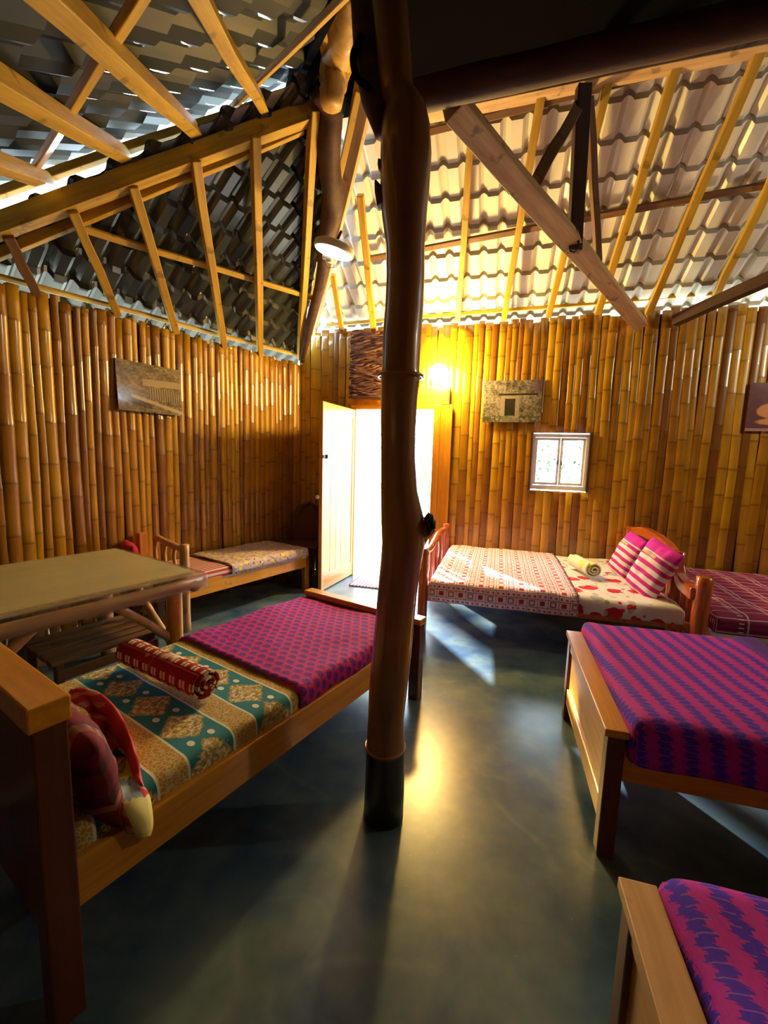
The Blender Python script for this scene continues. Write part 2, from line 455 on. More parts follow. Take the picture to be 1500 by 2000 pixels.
# ------------------------------------------------------------------ roof timbers
g_ = 'rafters between the left beam and the left wall'
LJ = [((20, 470), (72, 575)), ((145, 420), (230, 615)), ((262, 372), (344, 650)), ((382, 320), (438, 678)), ((498, 273), (508, 693)), ((613, 222), (585, 700))]
LBL = ['brown rafter at the far left frame edge under the left beam', 'sawn rafter second from the left frame edge below the left beam', 'sawn rafter third from the left frame edge below the left beam',
       'yellow sawn rafter landing just right of the temple print on the left wall', 'yellow upright rafter, second from the corner on the dark left roof', 'bright yellow rafter nearest the corner on the dark left roof']
for i, ((a, b), lb) in enumerate(zip(LJ, LBL)):
    p_ = onL(*a, -.05); q_ = hit(*b, LP(0, 0), NL); 
    timber('rafter', p_, q_, .062, .07, M_YWOOD if i else M_BWOOD, lb, g_, n_left, w2=.055, ext0=.03)
p_ = onL(165, 447, -.005); q_ = onL(612, 582, -.005)
timber('roof_batten', p_, q_, .045, .03, M_YWOOD, 'thin yellow batten crossing behind the left rafters', None, n_left, cat='batten')
timber('roof_batten', hit(0, 541, LP(0, 0), NL) + Vector((0, 0, .0)), hit(578, 693, LP(0, 0), NL), .035, .028, M_YWOOD, 'orange eaves batten along the top of the left wall', None, n_left, cat='batten', ext0=.6, ext1=.02)
timber('roof_beam', onL(0, 441, .02), onL(628, 213, .02), .09, .115, M_YWOOD, 'heavy sawn beam rising across the upper left to the trunk post', None, Vector((0, 0, 1)), cat='beam', ext0=.5, ext1=.02)
timber('roof_beam', onL(60, 470, .03), onL(590, 250, .03), .045, .07, M_YWOOD, 'thinner second beam just below the heavy left beam', None, Vector((0, 0, 1)), cat='beam', ext0=.4)
# beam carrying the upper left roof, with the gap of sky under it
timber('roof_beam', U_A + Vector((0, 0, -.04)), U_B + Vector((0, 0, -.04)), .05, .05, M_YWOOD, 'thin pale beam above the strip of daylight at upper left', None, cat='beam', ext0=.6, ext1=.12)
UJ = [((150, 372), (-60, 300), .07, .085, 'lowest upper rafter ending on the beam at the left edge'),
      ((276, 322), (0, 160), .075, .095, 'upper left rafter ending over the daylight strip, second from the left edge'),
      ((396, 270), (105, 0), .075, .095, 'long knotty upper left rafter crossing the dark tiles diagonally'),
      ((516, 215), (393, 0), .06, .075, 'upper left rafter steepest of those resting on the beam')]
for a, b, w1, w2_, lb in UJ:
    timber('rafter', onU(*a, -.07), onU(*b, -.07), w1, .085, M_YWOOD, lb, 'rafters of the high left roof', n_up, ext1=.9)
timber('roof_batten', onU(65, 333, -.015), onU(272, 0, -.015), .05, .03, M_YWOOD, 'batten crossing behind the upper left rafters, left one', None, n_up, cat='batten', ext0=.1, ext1=1.0)
timber('roof_batten', onU(455, 208, -.015), onU(655, 12, -.015), .045, .03, M_YWOOD, 'batten on the high dark roof near the trunk post, right one', None, n_up, cat='batten', ext0=.05, ext1=.3)
# near the top centre
timber('roof_strut', hit(648, 160, H2B, Vector((0, 1, 0))), hit(612, -20, H2B+Vector((0, -.8, 0)), Vector((0, 1, 0))), .06, .05, M_YWOOD, 'pale upright lath left of the thick yellow trunk at the top', None, cat='strut', ext1=.1)
Yt = H2B + Vector((0, -.25, 0)); Yv = Vector((0, 1, 0))
log('crooked_log', [hit(646, 205, Yt, Yv), hit(655, 130, Yt, Yv), hit(672, 60, Yt-Yv*.2, Yv), hit(680, -30, Yt-Yv*.4, Yv)], [.07, .10, .10, .085],
    wood('yellow_trunk_wood', (.34, .17, .03), (.66, .40, .08), .5, .1, 2, .3), 'thick yellow crooked trunk reaching up beside the main pole', 'strut')
hq = Vector((0, 1, 0))
def hipP(x, y, dz=-.10): return onR(x, y, dz)
trunk = [(618, 172), (645, 215), (643, 300), (650, 400), (636, 470), (628, 540), (604, 640), (590, 705)]
log('crooked_log', [onL(x, y, -.10 if i else -.06) for i, (x, y) in enumerate(trunk)], [.06, .085, .085, .09, .075, .05, .045, .03], M_DWOOD, 'dark crooked trunk following the valley corner of the roof', 'rafter', wob=.3)
timber('hip_rafter', onR(712, 178, -.10), onR(603, 690, -.08), .15, .07, wood('pale_hip_wood', (.46, .28, .13), (.72, .50, .27), .7, 0, 0, .4), 'broad pale sawn hip rafter running down to the room corner', None, EYE - onR(660, 430), ext0=.05, w2=.07)
timber('hip_lath', onR(700, 178, -.13), onR(607, 590, -.13), .05, .03, M_YWOOD, 'thin dark edged lath along the left side of the hip rafter', None, cat='batten')

RJ = [((704, 380), (730, 648), .06, 'yellow rafter just left of the main pole'),
      ((650, 536), (668, 650), .05, 'short jack rafter under the round white lamp'),
      ((921, 264), (894, 624), .055, 'yellow rafter on the pale roof nearest right of the main pole'),
      ((1059, 174), (984, 624), .055, 'rafter on the pale roof crossed by the diagonal brace, left one'),
      ((1191, 145), (1071, 618), .055, 'rafter on the pale roof passing behind the dark hanging props'),
      ((1329, 108), (1167, 612), .06, 'rafter on the pale roof between the props and the dark brace foot'),
      ((1494, 78), (1266, 612), .06, 'long brown rafter meeting the wall at the feet of both braces'),
      ((1515, 340), (1396, 580), .06, 'rafter on the pale roof at the far right frame edge')]
for a, b, w, lb in RJ:
    timber('rafter', onR(*a, -.045), hit(*b, RP(0, .03), NR), w, .055, M_YWOOD, lb, 'rafters on the pale right roof', n_right, ext0=.05 if a[1] < 300 else 0)
for pts, lb in ((((840, 483), (1170, 424), (1500, 361)), 'thin batten across the middle of the pale roof'), (((820, 262), (1134, 188), (1458, 97)), 'brown batten just below the big right hand beam')):
    timber('roof_batten', onR(*pts[0], -.0), onR(*pts[2], -.0), .05, .03, M_BWOOD, lb, None, n_right, cat='batten', ext0=.6 if pts[0][0] > 830 else .1, ext1=.8)
timber('roof_batten', RP(-.4, -.02, 2.965), RP(5.6, -.02, 3.10), .03, .035, M_YWOOD, 'reddish eaves batten along the top of the door wall', None, cat='batten')
timber('roof_beam', onR(745, 232, -.03), onR(1500, 82, -.03), .10, .10, M_PWOOD, 'pale wall plate under the black ceiling at the top of the pale roof', None, cat='beam', ext1=1.0)
b0 = hit(770, 198, RP(0, 2.80), NR); b1 = hit(1500, 30, RP(0, 2.80), NR)
log('log_beam', [b0, b0.lerp(b1, .3), b0.lerp(b1, .65), b1, b1+(b1-b0)*.8], .062, M_DWOOD, 'massive dark red log beam running right from the main pole', 'beam', wob=.1)
BR0 = hit(893, 217, Vector((0, 2.15, 0)), Vector((0, 1, 0))); BR1 = hit(1252, 634, RP(0, .06), NR)
timber('roof_brace', BR0, BR1, .085, .115, M_PWOOD, 'long pale diagonal brace from the big beam down to the door wall', None, Vector((0, -1, .3)), cat='brace', ext0=.04, w2=.085)
BRm = BR0.lerp(BR1, .44)
hgY = BRm + Vector((0, -.03, 0))
timber('roof_prop', hit(1140, 168, hgY, Yv), hit(1121, 492, hgY, Yv), .09, .06, M_DWOOD, 'dark upright prop hanging from the beam to the diagonal brace', None, Vector((0, 1, 0)), cat='brace')
timber('roof_prop', hit(1143, 185, hgY+Yv*.1, Yv), hit(1046, 352, BR0.lerp(BR1, .25), Yv), .07, .06, M_BWOOD, 'short slanting prop joining the hanging prop and the diagonal brace', None, Vector((0, 1, 0)), cat='brace')
timber('roof_prop', hit(1151, 190, hgY+Yv*.10, Yv), hit(1168, 512, hgY+Yv*.30, Yv), .045, .05, M_BWOOD, 'thin brown prop just right of the dark hanging prop', None, Vector((0, 1, 0)), cat='brace')
log('wire_loop', [hit(1124, 440, hgY-Yv*.05, Yv), hit(1130, 480, hgY-Yv*.06, Yv), hit(1122, 492, hgY-Yv*.09, Yv), hit(1112, 490, hgY-Yv*.09, Yv)], .007, plain('black_wire', (.02, .02, .022), .4), 'black wire tied round the joint of the diagonal brace', 'wire')
timber('roof_brace', hit(1318, 627, RP(0, .07), NR), hit(1500, 545, RP(0, .65), NR), .09, .09, M_DWOOD, 'dark brace entering from the right edge to the top of the door wall', None, cat='brace', ext1=.8)

# ------------------------------------------------------------------ main pole
PY = 1.55; PP = Vector((0, PY, 0))
prof = [(1640, 712, 785), (1600, 710, 787), (1540, 713, 789), (1470, 716, 789), (1458, 715, 791), (1450, 717, 790), (1400, 720, 788), (1350, 722, 793), (1290, 727, 800), (1220, 734, 807), (1160, 739, 813), (1100, 744, 821), (1062, 746, 827), (1035, 746, 829),
        (1005, 746, 824), (960, 745, 815), (900, 745, 812), (840, 745, 812), (780, 745, 815), (748, 745, 818), (735, 744, 820), (722, 746, 818), (660, 749, 821), (600, 754, 826), (540, 756, 829), (480, 755, 830), (420, 748, 834), (360, 745, 838), (300, 744, 840), (250, 745, 838), (215, 750, 831), (198, 752, 818), (180, 745, 808), (120, 738, 803), (60, 733, 799), (0, 728, 795), (-80, 725, 788)]
pole = thing('main_pole', 'thick varnished tree trunk pole standing in the middle of the room', 'pole', (.035, PY, 0))
bm = BM(); pts = []; rr = []
for i, (y, l, r) in enumerate(prof):
    c = hit((l+r)/2, y, PP, Yv); e = hit(r, y, PP, Yv); z = max(c.z, 0) if i else 0.0
    if i == 0: c = hit(748, 1600, PP, Yv)
    pts.append(Vector((c.x-.035, 0, z))); rr.append((e.x-hit((l+r)/2, y, PP, Yv).x)*1.03)
tube(bm, pts, rr, 28, wob=.06, seed=3)
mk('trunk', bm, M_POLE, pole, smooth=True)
for y, rad_ in ((735, .0785), (1456, .0775)):
    c = hit(752 if y > 1000 else 782, y, PP, Yv); bm = BM(); n = 28
    ring = [(math.cos(t)*rad_+c.x-.035, math.sin(t)*rad_, c.z) for t in [2*math.pi*k/n for k in range(n+1)]]
    tube(bm, ring, .006, 6, cap=False); mk('growth_ring', bm, M_POLE, pole, smooth=True)
bm = BM(); k0 = hit(806, 1052, PP, Yv); k1 = hit(838, 1024, PP-Yv*.02, Yv)
off = Vector((-.035, -PY, 0))
tube(bm, [k0+off, k0.lerp(k1, .5)+off, k1+off], [.05, .036, .032], 14, wob=.3, seed=9)
mk('branch_stub', bm, M_POLE, pole, smooth=True)
bm = BM(); bmesh.ops.create_icosphere(bm, subdivisions=3, radius=1)
for v in bm.verts:
    s = .036*(1+.45*noise.noise(v.co*2.3)); v.co = Vector((v.co.x*s*.6, v.co.y*s, v.co.z*s*1.05)) + k1 + off
mk('cut_burl', bm, plain('burl_wood', (.035, .022, .012), .8), pole)['label'] = 'black knobbly cut end of the branch stub'
bm = BM(); fk = [hit(752, 262, PP+Yv*.02, Yv), hit(735, 190, PP+Yv*.03, Yv), hit(722, 120, PP+Yv*.05, Yv), hit(712, 40, PP+Yv*.08, Yv), hit(706, -60, PP+Yv*.1, Yv)]
tube(bm, [p+off for p in fk], [.03, .05, .05, .045, .045], 14, wob=.25, seed=5)
mk('fork', bm, M_DWOOD, pole, smooth=True)
for (xa, ya, xb, yb, s) in ((748, 400, 733, 352, .022), (747, 330, 739, 310, .015)):
    bm = BM(); a_ = hit(xa, ya, PP, Yv)+off; b_ = hit(xb, yb, PP, Yv)+off
    tube(bm, [a_, a_.lerp(b_, .6), b_], [s, s*.7, s*.15], 7, wob=.5, seed=2); mk('bark_splinter', bm, M_DWOOD, pole)
log('cable_coil', [hit(706, 70, PP, Yv), hit(690, 110, PP, Yv), hit(697, 150, PP-Yv*.02, Yv), hit(722, 172, PP-Yv*.04, Yv)], .011, M_DARK, 'black cable loop hanging left of the main pole top', 'cable')

# ------------------------------------------------------------------ doorway
dfr = thing('door_1', None, None, RP(0, 0), ROT_R); dfr['kind'] = 'structure'
bm = BM(); box(bm, -.05, .015, -.07, .10, 0, 2.0); mk('jamb', bm, M_DOOR, dfr, bevel=.004)
bm = BM(); box(bm, .925, 1.0, -.07, .10, 0, 2.0); mk('jamb', bm, M_BEDZ, dfr, bevel=.004)
bm = BM(); box(bm, -.05, 1.0, -.07, .10, 1.98, 2.03); mk('lintel', bm, M_BED, dfr, bevel=.004)
bm = BM(); box(bm, -.10, 1.09, -.066, -.045, 2.03, 2.22); mk('head_board', bm, M_BED, dfr, bevel=.004)
bm = BM(); box(bm, 1.0, 1.13, -.062, -.03, 0, 2.03); mk('side_board', bm, M_BEDZ, dfr, bevel=.004)
leaf = thing('door_leaf', 'open honey coloured wooden door leaf standing left of the bright doorway', 'door', RP(-.012, .045, .01), ROT_R - rad(96))
bm = BM(); z0, z1, wd = 0, 1.965, .78
for k in range(5): box(bm, .06+k*.132, .06+(k+1)*.132-.004, -.012, .012, .14, 1.88)
mk('planks', bm, M_DOOR, leaf, bevel=.003)
for nm, b_ in (('stile', (0, .07, -.02, .02, 0, z1)), ('stile', (.71, wd, -.02, .02, 0, z1)), ('rail', (.07, .71, -.018, .018, 0, .16)), ('rail', (.07, .71, -.018, .018, 1.86, z1))):
    bm = BM(); box(bm, *b_); mk(nm, bm, M_DOOR if nm == 'stile' else M_BED, leaf, bevel=.004)
M_METAL = plain('dark_metal', (.03, .028, .026), .35)
bm = BM(); box(bm, .66, .775, .018, .030, 1.40, 1.43); box(bm, .70, .72, .018, .045, 1.395, 1.435); mk('latch', bm, M_METAL, leaf)
bm = BM(); box(bm, .66, .775, -.030, -.018, 1.40, 1.43); mk('latch', bm, M_METAL, leaf)
bm = BM(); bmesh.ops.create_uvsphere(bm, u_segments=12, v_segments=8, radius=.022)
for v in bm.verts: v.co += Vector((.79, -.03, 1.0))
mk('knob', bm, plain('cream_knob', (.75, .70, .5), .3), leaf, smooth=True)
# mat on the floor inside the door
pm = P('purple_mat_cloth'); u, v = pm.uv()
M_MAT = pm.out(pm.mix((.72, .60, .74), (.33, .05, .36), (u*26).mod(1.0).lt(.35)), .9)
def flatcloth(name, org, rz, L, Wd, th, mat, label, cat):
    bm = BM(); uvl = bm.loops.layers.uv.new(); nx, ny = 16, 10; g = []
    for i in range(nx+1):
        g.append([bm.verts.new((L*i/nx, Wd*j/ny, th+.004*noise.noise(Vector((i*.5, j*.5, 3))))) for j in range(ny+1)])
    for i in range(nx):
        for j in range(ny):
            f = bm.faces.new((g[i][j], g[i+1][j], g[i+1][j+1], g[i][j+1])); f.smooth = True
            for lp, (a, b) in zip(f.loops, ((i, j), (i+1, j), (i+1, j+1), (i, j+1))): lp[uvl].uv = (L*a/nx, Wd*b/ny)
    o = mk(name, bm, mat, loc=org, rz=rz); s = o.modifiers.new('s', 'SOLIDIFY'); s.thickness = th*.8; s.offset = -1
    return tag(o, label, cat)
flatcloth('door_mat', RP(.12, .50, 0.001), ROT_R, .70, .40, .012, M_MAT, 'purple striped cloth mat on the floor inside the doorway', 'mat')

# hanging coir bundle above the door
pc = P('coir'); nz = pc.noise(1, 4, stretch=(12, 12, 90)); M_COIR = pc.out(pc.ramp(nz, [(.3, (.045, .014, .012)), (.7, (.26, .12, .10))]), .9); 
bm = BM(); rnd = random.Random(4)
for k in range(34):
    z = 2.12 + k*.0215; a0 = -.06+rnd.uniform(-.015, .015); a1 = .44+rnd.uniform(-.03, .03)
    pts_ = [(a0+(a1-a0)*t, -.085+rnd.uniform(-.012, .012), z+.02*math.sin(t*7+k*.6)+rnd.uniform(-.006, .006)) for t in [i/8 for i in range(9)]]
    tube(bm, pts_, .014, 6)
o = mk('coir_bundle', bm, M_COIR, loc=RP(0, 0), rz=ROT_R, smooth=True); tag(o, 'dark reddish woven coir panel hanging over the doorway', 'wall hanging')
timber('coir_rod', RP(-.02, .10, 2.115), RP(.47, .10, 2.085), .022, .03, M_DWOOD, 'blackened rod along the lower edge of the coir panel', cat='rod')

# bulb on the wall
bl = thing('wall_bulb', 'glowing round yellow bulb on a board above the doorway corner', 'lamp', RP(.965, .03, 2.24), ROT_R)
bm = BM(); box(bm, -.10, .12, -.005, .012, -.07, .0); mk('back_board', bm, M_BED, bl, bevel=.003)
bm = BM(); tube(bm, [(.01, 0, .0), (.01, -.03, .01), (.01, -.05, .03)], .022, 12); mk('socket', bm, plain('white_plastic', (.8, .8, .78), .4), bl, smooth=True)
def emit(name, col, st):
    m = bpy.data.materials.new(name); m.use_nodes = True; b = m.node_tree.nodes['Principled BSDF']
    b.inputs['Base Color'].default_value = hexc(col); b.inputs['Emission Color'].default_value = hexc(col); b.inputs['Emission Strength'].default_value = st; return m
bm = BM(); bmesh.ops.create_uvsphere(bm, u_segments=24, v_segments=16, radius=.10)
for v in bm.verts: v.co = Vector((v.co.x+.01, v.co.y-.15, v.co.z+.10))
gb = mk('bulb', bm, emit('bulb_glow', (1, .68, .20), 370), bl, smooth=True); gb.visible_shadow = True
# pendant bulb out to the right (lights the left wall and the beds)
pb = thing('pendant_bulb', 'bare bulb hanging on a cord at the right of the room', 'lamp', LAMP2 + Vector((0, 0, .0)))
bm = BM(); tube(bm, [(0, 0, .10), (0, 0, .5), (0, 0, 1.05)], .005, 6); mk('cord', bm, M_METAL, pb)
bm = BM(); tube(bm, [(0, 0, .06), (0, 0, .12)], .02, 12); mk('socket', bm, M_METAL, pb)
bm = BM(); bmesh.ops.create_uvsphere(bm, u_segments=16, v_segments=10, radius=.035)
for v in bm.verts: v.co.z += .09
mk('bulb', bm, emit('pendant_glow', (1, .86, .6), 8), pb, smooth=True)
bpy.data.objects['pendant_bulb_light'].location = LAMP2
# round white lamp under the hip rafter
c = hit(652, 490, Vector((0, 3.7, 0)), Yv)
rl = thing('round_lamp', 'round white disc lamp fixed under the hip rafter near the corner', 'lamp', c); rl.rotation_euler = (rad(6), rad(14), 0)
n = 32
def lathe(bm, prof_, n=32):
    rings = [[bm.verts.new((r*math.cos(2*math.pi*k/n), r*math.sin(2*math.pi*k/n), z)) for k in range(n)] for r, z in prof_]
    for i in range(len(rings)-1):
        for k in range(n): bm.faces.new((rings[i][k], rings[i][(k+1) % n], rings[i+1][(k+1) % n], rings[i+1][k]))
    bm.faces.new(rings[0]); bm.faces.new(rings[-1][::-1])
bm = BM(); lathe(bm, [(.16, -.012), (.165, 0), (.165, .035), (.14, .05), (.04, .055)]); mk('rim', bm, plain('cream_plastic', (.62, .58, .48), .4), rl, smooth=False, bevel=.003)
bm = BM(); lathe(bm, [(.10, -.026), (.15, -.016), (.152, -.011)]); mk('diffuser', bm, emit('lamp_panel', (1, .97, .9), 3), rl, smooth=True)
bm = BM(); tube(bm, [(-.02, -.0, -.02), (-.02, -.0, -.09)], [.035, .028], 14); tube(bm, [(-.06, 0, -.03), (-.06, 0, -.075)], .022, 10); mk('sensor', bm, plain('white_case', (.8, .78, .70), .35), rl, smooth=True)
bm = BM(); tube(bm, [(.02, 0, -.05), (.03, 0, -.12), (-.02, 0, -.135), (-.06, 0, -.09)], .003, 6); mk('wire', bm, M_METAL, rl)
bm = BM(); tube(bm, [(.0, 0, .05), (.02, .02, .16)], .012, 8); mk('stem', bm, M_METAL, rl)

# window
wn = thing('window_1', None, None, RP(1.99, 0, 1.142), ROT_R); wn['kind'] = 'structure'
M_WHITE = plain('white_paint', (.93, .94, .97), .4); WW, WH = .555, .588
for nm, b_ in (('frame', [(0, WW, .0, .05, 0, .045), (0, WW, 0, .05, WH-.035, WH), (0, .028, 0, .05, 0, WH), (WW-.028, WW, 0, .05, 0, WH)]),):
    bm = BM()
    for q in b_: box(bm, *q)
    mk(nm, bm, M_WHITE, wn, bevel=.003)
for x0, x1 in ((.028, .28), (.284, WW-.028)):
    s = mk('sash', (lambda bm: ([box(bm, *q) for q in ((x0, x1, .012, .04, .05, .078), (x0, x1, .012, .04, WH-.066, WH-.038), (x0, x0+.026, .012, .04, .05, WH-.038), (x1-.026, x1, .012, .04, .05, WH-.038))], bm)[1])(BM()), M_WHITE, wn, bevel=.003)
    bm = BM(); box(bm, x0+.02, x1-.02, .024, .028, .07, WH-.06)
    g = P('window_glass'); mg = g.out((.95, .98, 1), .02); g.b.inputs['Transmission Weight'].default_value = 1; g.b.inputs['IOR'].default_value = 1.1
    mk('pane', bm, mg, s)
    bm = BM(); box(bm, (x0+.014 if x0 > .1 else x1-.02), (x0+.022 if x0 > .1 else x1-.012), -.004, .014, .27, .31); mk('catch', bm, M_METAL, s)
for x0, x1, z0, z1 in ((-.02, 0, -.01, WH+.01), (WW, WW+.02, -.01, WH+.01)):
    bm = BM(); box(bm, x0, x1, -.03, .06, z0, z1); mk('side_lining', bm, M_DWOOD, wn)

# prints on the walls
def ruin_mat(name, tintc, seed):
    p = P(name); u, v = p.uv()
    n1 = p.noise(1, 5, vec=p.vec(u*5+seed, v*5+seed), rough=.8); n2 = p.noise(1, 4, vec=p.vec(u*26+seed, v*20), rough=.8)
    n3 = p.noise(1, 2, vec=p.vec(u*14+seed, v*3))
    T = lambda k: tuple(q*k*.55 for q in tintc)
    c = p.ramp(n1*.35+n2*.45+n3*.2, [(.40, T(.06)), (.5, T(.45)), (.60, T(1.0))])
    c = p.mix(c, (.10, .06, .10), ((u-.78)*6).cl()*((v-.62)*6).cl()*.8)              # darker upper corner of the picture
    du = (u-.47).abs()
    c = p.mix(c, T(.10), (v-.665).abs().lt(.022)*((u-.60).abs().lt(.34)))
    c = p.mix(c, T(.85), du.lt(.155)*(v-.60).abs().lt(.032)*.8)
    post = (du-.128).abs().lt(.034)*(v-.37).abs().lt(.22)
    c = p.mix(c, T(.8), post*.75)
    c = p.mix(c, T(.05), du.lt(.088)*(v-.36).abs().lt(.20)*(n2*.5+.65))
    st = (v.lt(.145))*((v*26+n1).mod(1.0).lt(.45)); c = p.mix(c, (.05, .055, .02), v.lt(.15)*n1.lt(.52)*.8)
    c = p.mix(c, T(1.0), st*(u-.48).abs().lt(.16)*.8)
    return p.out(c, .2, .6)
def gallery_mat():
    p = P('glossy_gallery_print'); u, v = p.uv(); T = lambda k: (.48*k, .38*k, .24*k)
    n1 = p.noise(1, 5, vec=p.vec(u*6, v*6), rough=.8); n2 = p.noise(1, 4, vec=p.vec(u*20, v*26), rough=.8)
    c = p.ramp(n1*.5+n2*.5, [(.38, T(.08)), (.5, T(.4)), (.64, T(1))])
    band = (v-.62-(u-.5)*.05).abs().lt(.07)*u.gt(.38); c = p.mix(c, T(.95), band*.8)
    col = (v-.42+(u-.5)*.12).abs().lt(.12)*u.gt(.46); cc = p.mix(T(.65), T(.08), ((u*26).mod(1.0).lt(.4)))
    c = p.mix(c, cc, col*.85)
    path = (v-.30+(u-.25)*.32).abs().lt(.035)*u.gt(.2); c = p.mix(c, T(1.1), path*.85)
    c = p.mix(c, T(.12), (v-.20+(u-.25)*.3).abs().lt(.05)*u.gt(.2)*u.lt(.5)*.7)
    return p.out(c, .06, .8)
def hands_mat():
    p = P('hands_print'); u, v = p.uv(); n1 = p.noise(6, 3, src='UV')
    def blob(cx, cy, a, b): return 1.0-(((u-cx)/a).pow(2.0)+((v-cy)/b).pow(2.0))
    f = blob(.30, .42, .20, .16).mx(blob(.62, .34, .26, .10)).mx(blob(.85, .45, .16, .2)).mx(blob(.45, .20, .35, .09))
    c = p.mix((.10, .035, .07), (.22, .10, .13), n1)
    c = p.mix(c, (.75, .36, .16), (f*4+(n1-.5)*2).cl())
    c = p.mix(c, (.45, .28, .30), v.lt(.06))
    return p.out(c, .2, .6)
def print_(org, rz, w, h, mat, label, sg):
    bm = BM(); uvl = bm.loops.layers.uv.new()
    v = box(bm, 0, w, -.004, .004, 0, h); bm.faces.ensure_lookup_table()
    for f in bm.faces:
        for lp in f.loops: lp[uvl].uv = ((lp.vert.co.x/w) if sg > 0 else 1-lp.vert.co.x/w, lp.vert.co.z/h)
    o = mk('wall_print', bm, mat, loc=org, rz=rz); return tag(o, label, 'picture', None)
p1 = print_(RP(1.455, .045, 1.842), ROT_R, .59, .44, ruin_mat('temple_print', (.66, .55, .44), 2), 'grey photo print of a stone temple doorway on the door wall', 1)
p1.rotation_euler = (rad(-3), rad(-.3), ROT_R)
p2 = print_(LP(2.10, .055, 1.755), ROT_L+math.pi, .545, .41, gallery_mat(), 'glossy temple photo print hung on the dark left wall', 1)
p2.location = LP(2.105, .06, 1.755); p2.rotation_euler = (rad(-4), rad(0), ROT_L+math.pi)
print_(RP(3.87, .045, 1.775), ROT_R, .62, .44, hands_mat(), 'purple brown print with orange hands at the right frame edge', 1)

# ------------------------------------------------------------------ beds
def wcol(axis): return {0: M_BED, 1: M_BEDY, 2: M_BEDZ}[axis]
def part(par, name, b_, axis=0, mat=None, bevel=.005):
    bm = BM(); box(bm, *b_); return mk(name, bm, mat or wcol(axis), par, bevel=bevel)
class FoldBM:
    pass
def cloth(name, loc, rz, L, Wd, zt, th, mat, label=None, cat=None, drop=None, r=.05, seed=0, rough=.004, a_drop=(1, 1), b_drop=(1, 1), group=None, skew=(0, 0), edge_wave=0, parent=None, sag=0, thick=0):
    """a rounded slab of bedding: x 0..L, y 0..Wd, top at zt; sides fold down by `drop` (or th)"""
    drop = drop or th
    def fold(t, n, d0, d1):
        # returns inside coordinate and drop
        lo = -d0 if d0 else 0; hi = n + (d1 if d1 else 0)
        return lo, hi
    def path(t, n):
        if t < 0:
            s = -t; q = r*math.pi/2
            if s < q: an = s/r; return r - r*math.sin(an), r*(1-math.cos(an))
            return 0, r + (s-q)
        if t > n:
            s = t-n; q = r*math.pi/2
            if s < q: an = s/r; return n + 2*r - r + r*math.sin(an), r*(1-math.cos(an))
            return n + 2*r, r + (s-q)
        return r + t, 0
    Li, Wi = L-2*r, Wd-2*r
    def samples(n, d0, d1):
        s = []
        if d0:
            k = [drop - r + r*math.pi/2, (drop-r)*.5 + r*math.pi/2, r*math.pi/2, r*1.18, r*.78, r*.4]; s += [-q for q in k]
        m = max(6, int(n/.035)); s += [n*i/m for i in range(m+1)]
        if d1:
            k = [r*.4, r*.78, r*1.18, r*math.pi/2, (drop-r)*.5 + r*math.pi/2, drop - r + r*math.pi/2]; s += [n+q for q in k]
        return s
    A = samples(Li, *a_drop); B = samples(Wi, *b_drop)
    bm = BM(); uvl = bm.loops.layers.uv.new(); g = []
    for a in A:
        row = []
        for b in B:
            x, dx = path(a, Li); y, dy = path(b, Wi); dz = max(dx, dy)
            if dx > 0 and dy > 0:                 # soften the corner
                m_ = min(dx, dy); k = min(m_/r, 1)*.30*r
                x += k if a < 0 else -k; y += k if b < 0 else -k
            nz = noise.noise(Vector((x*3+seed, y*3, dz*3)))*rough*2.2 + noise.noise(Vector((x*9+seed, y*9, dz*9)))*rough
            z = zt - dz + nz*(1 if dz < r else .3) - sag*math.sin(math.pi*max(0, min(1, x/L)))*math.sin(math.pi*max(0, min(1, y/Wd)))
            yo = skew[0] + (skew[1]-skew[0])*(x/L)
            ww = (noise.noise(Vector((x*6+seed, y*6, 4)))*rough*2 if dz > r*.6 else 0)
            hem = edge_wave*noise.noise(Vector((x*5+seed, y*5, 8))) if dz > drop*.9 else 0
            xs = x + (skew[0] if False else 0) + (skew[0]*(1-y/Wd)+skew[1]*(y/Wd) if (a > Li*.5) == (skew[1] >= 0 or True) and False else 0)
            row.append(bm.verts.new((xs + (ww if dx > dy else 0), y + (ww if dy >= dx and dy > 0 else 0), z+hem)))
        g.append(row)
    for i in range(len(A)-1):
        for j in range(len(B)-1):
            f = bm.faces.new((g[i][j], g[i+1][j], g[i+1][j+1], g[i][j+1])); f.smooth = True
            for lp, (a, b) in zip(f.loops, ((i, j), (i+1, j), (i+1, j+1), (i, j+1))): lp[uvl].uv = (A[a]+r, B[b]+r)
    if thick:
        o = mk(name, bm, mat, parent, loc=loc, rz=rz); s = o.modifiers.new('s', 'SOLIDIFY'); s.thickness = thick; s.offset = 1
    else:
        # close the underside
        loop = g[0][:] + [row[-1] for row in g[1:]] + g[-1][-2::-1] + [row[0] for row in g[-2:0:-1]]
        bm.faces.new(loop[::-1]); o = mk(name, bm, mat, parent, loc=loc, rz=rz)
    if label: tag(o, label, cat, group)
    return o
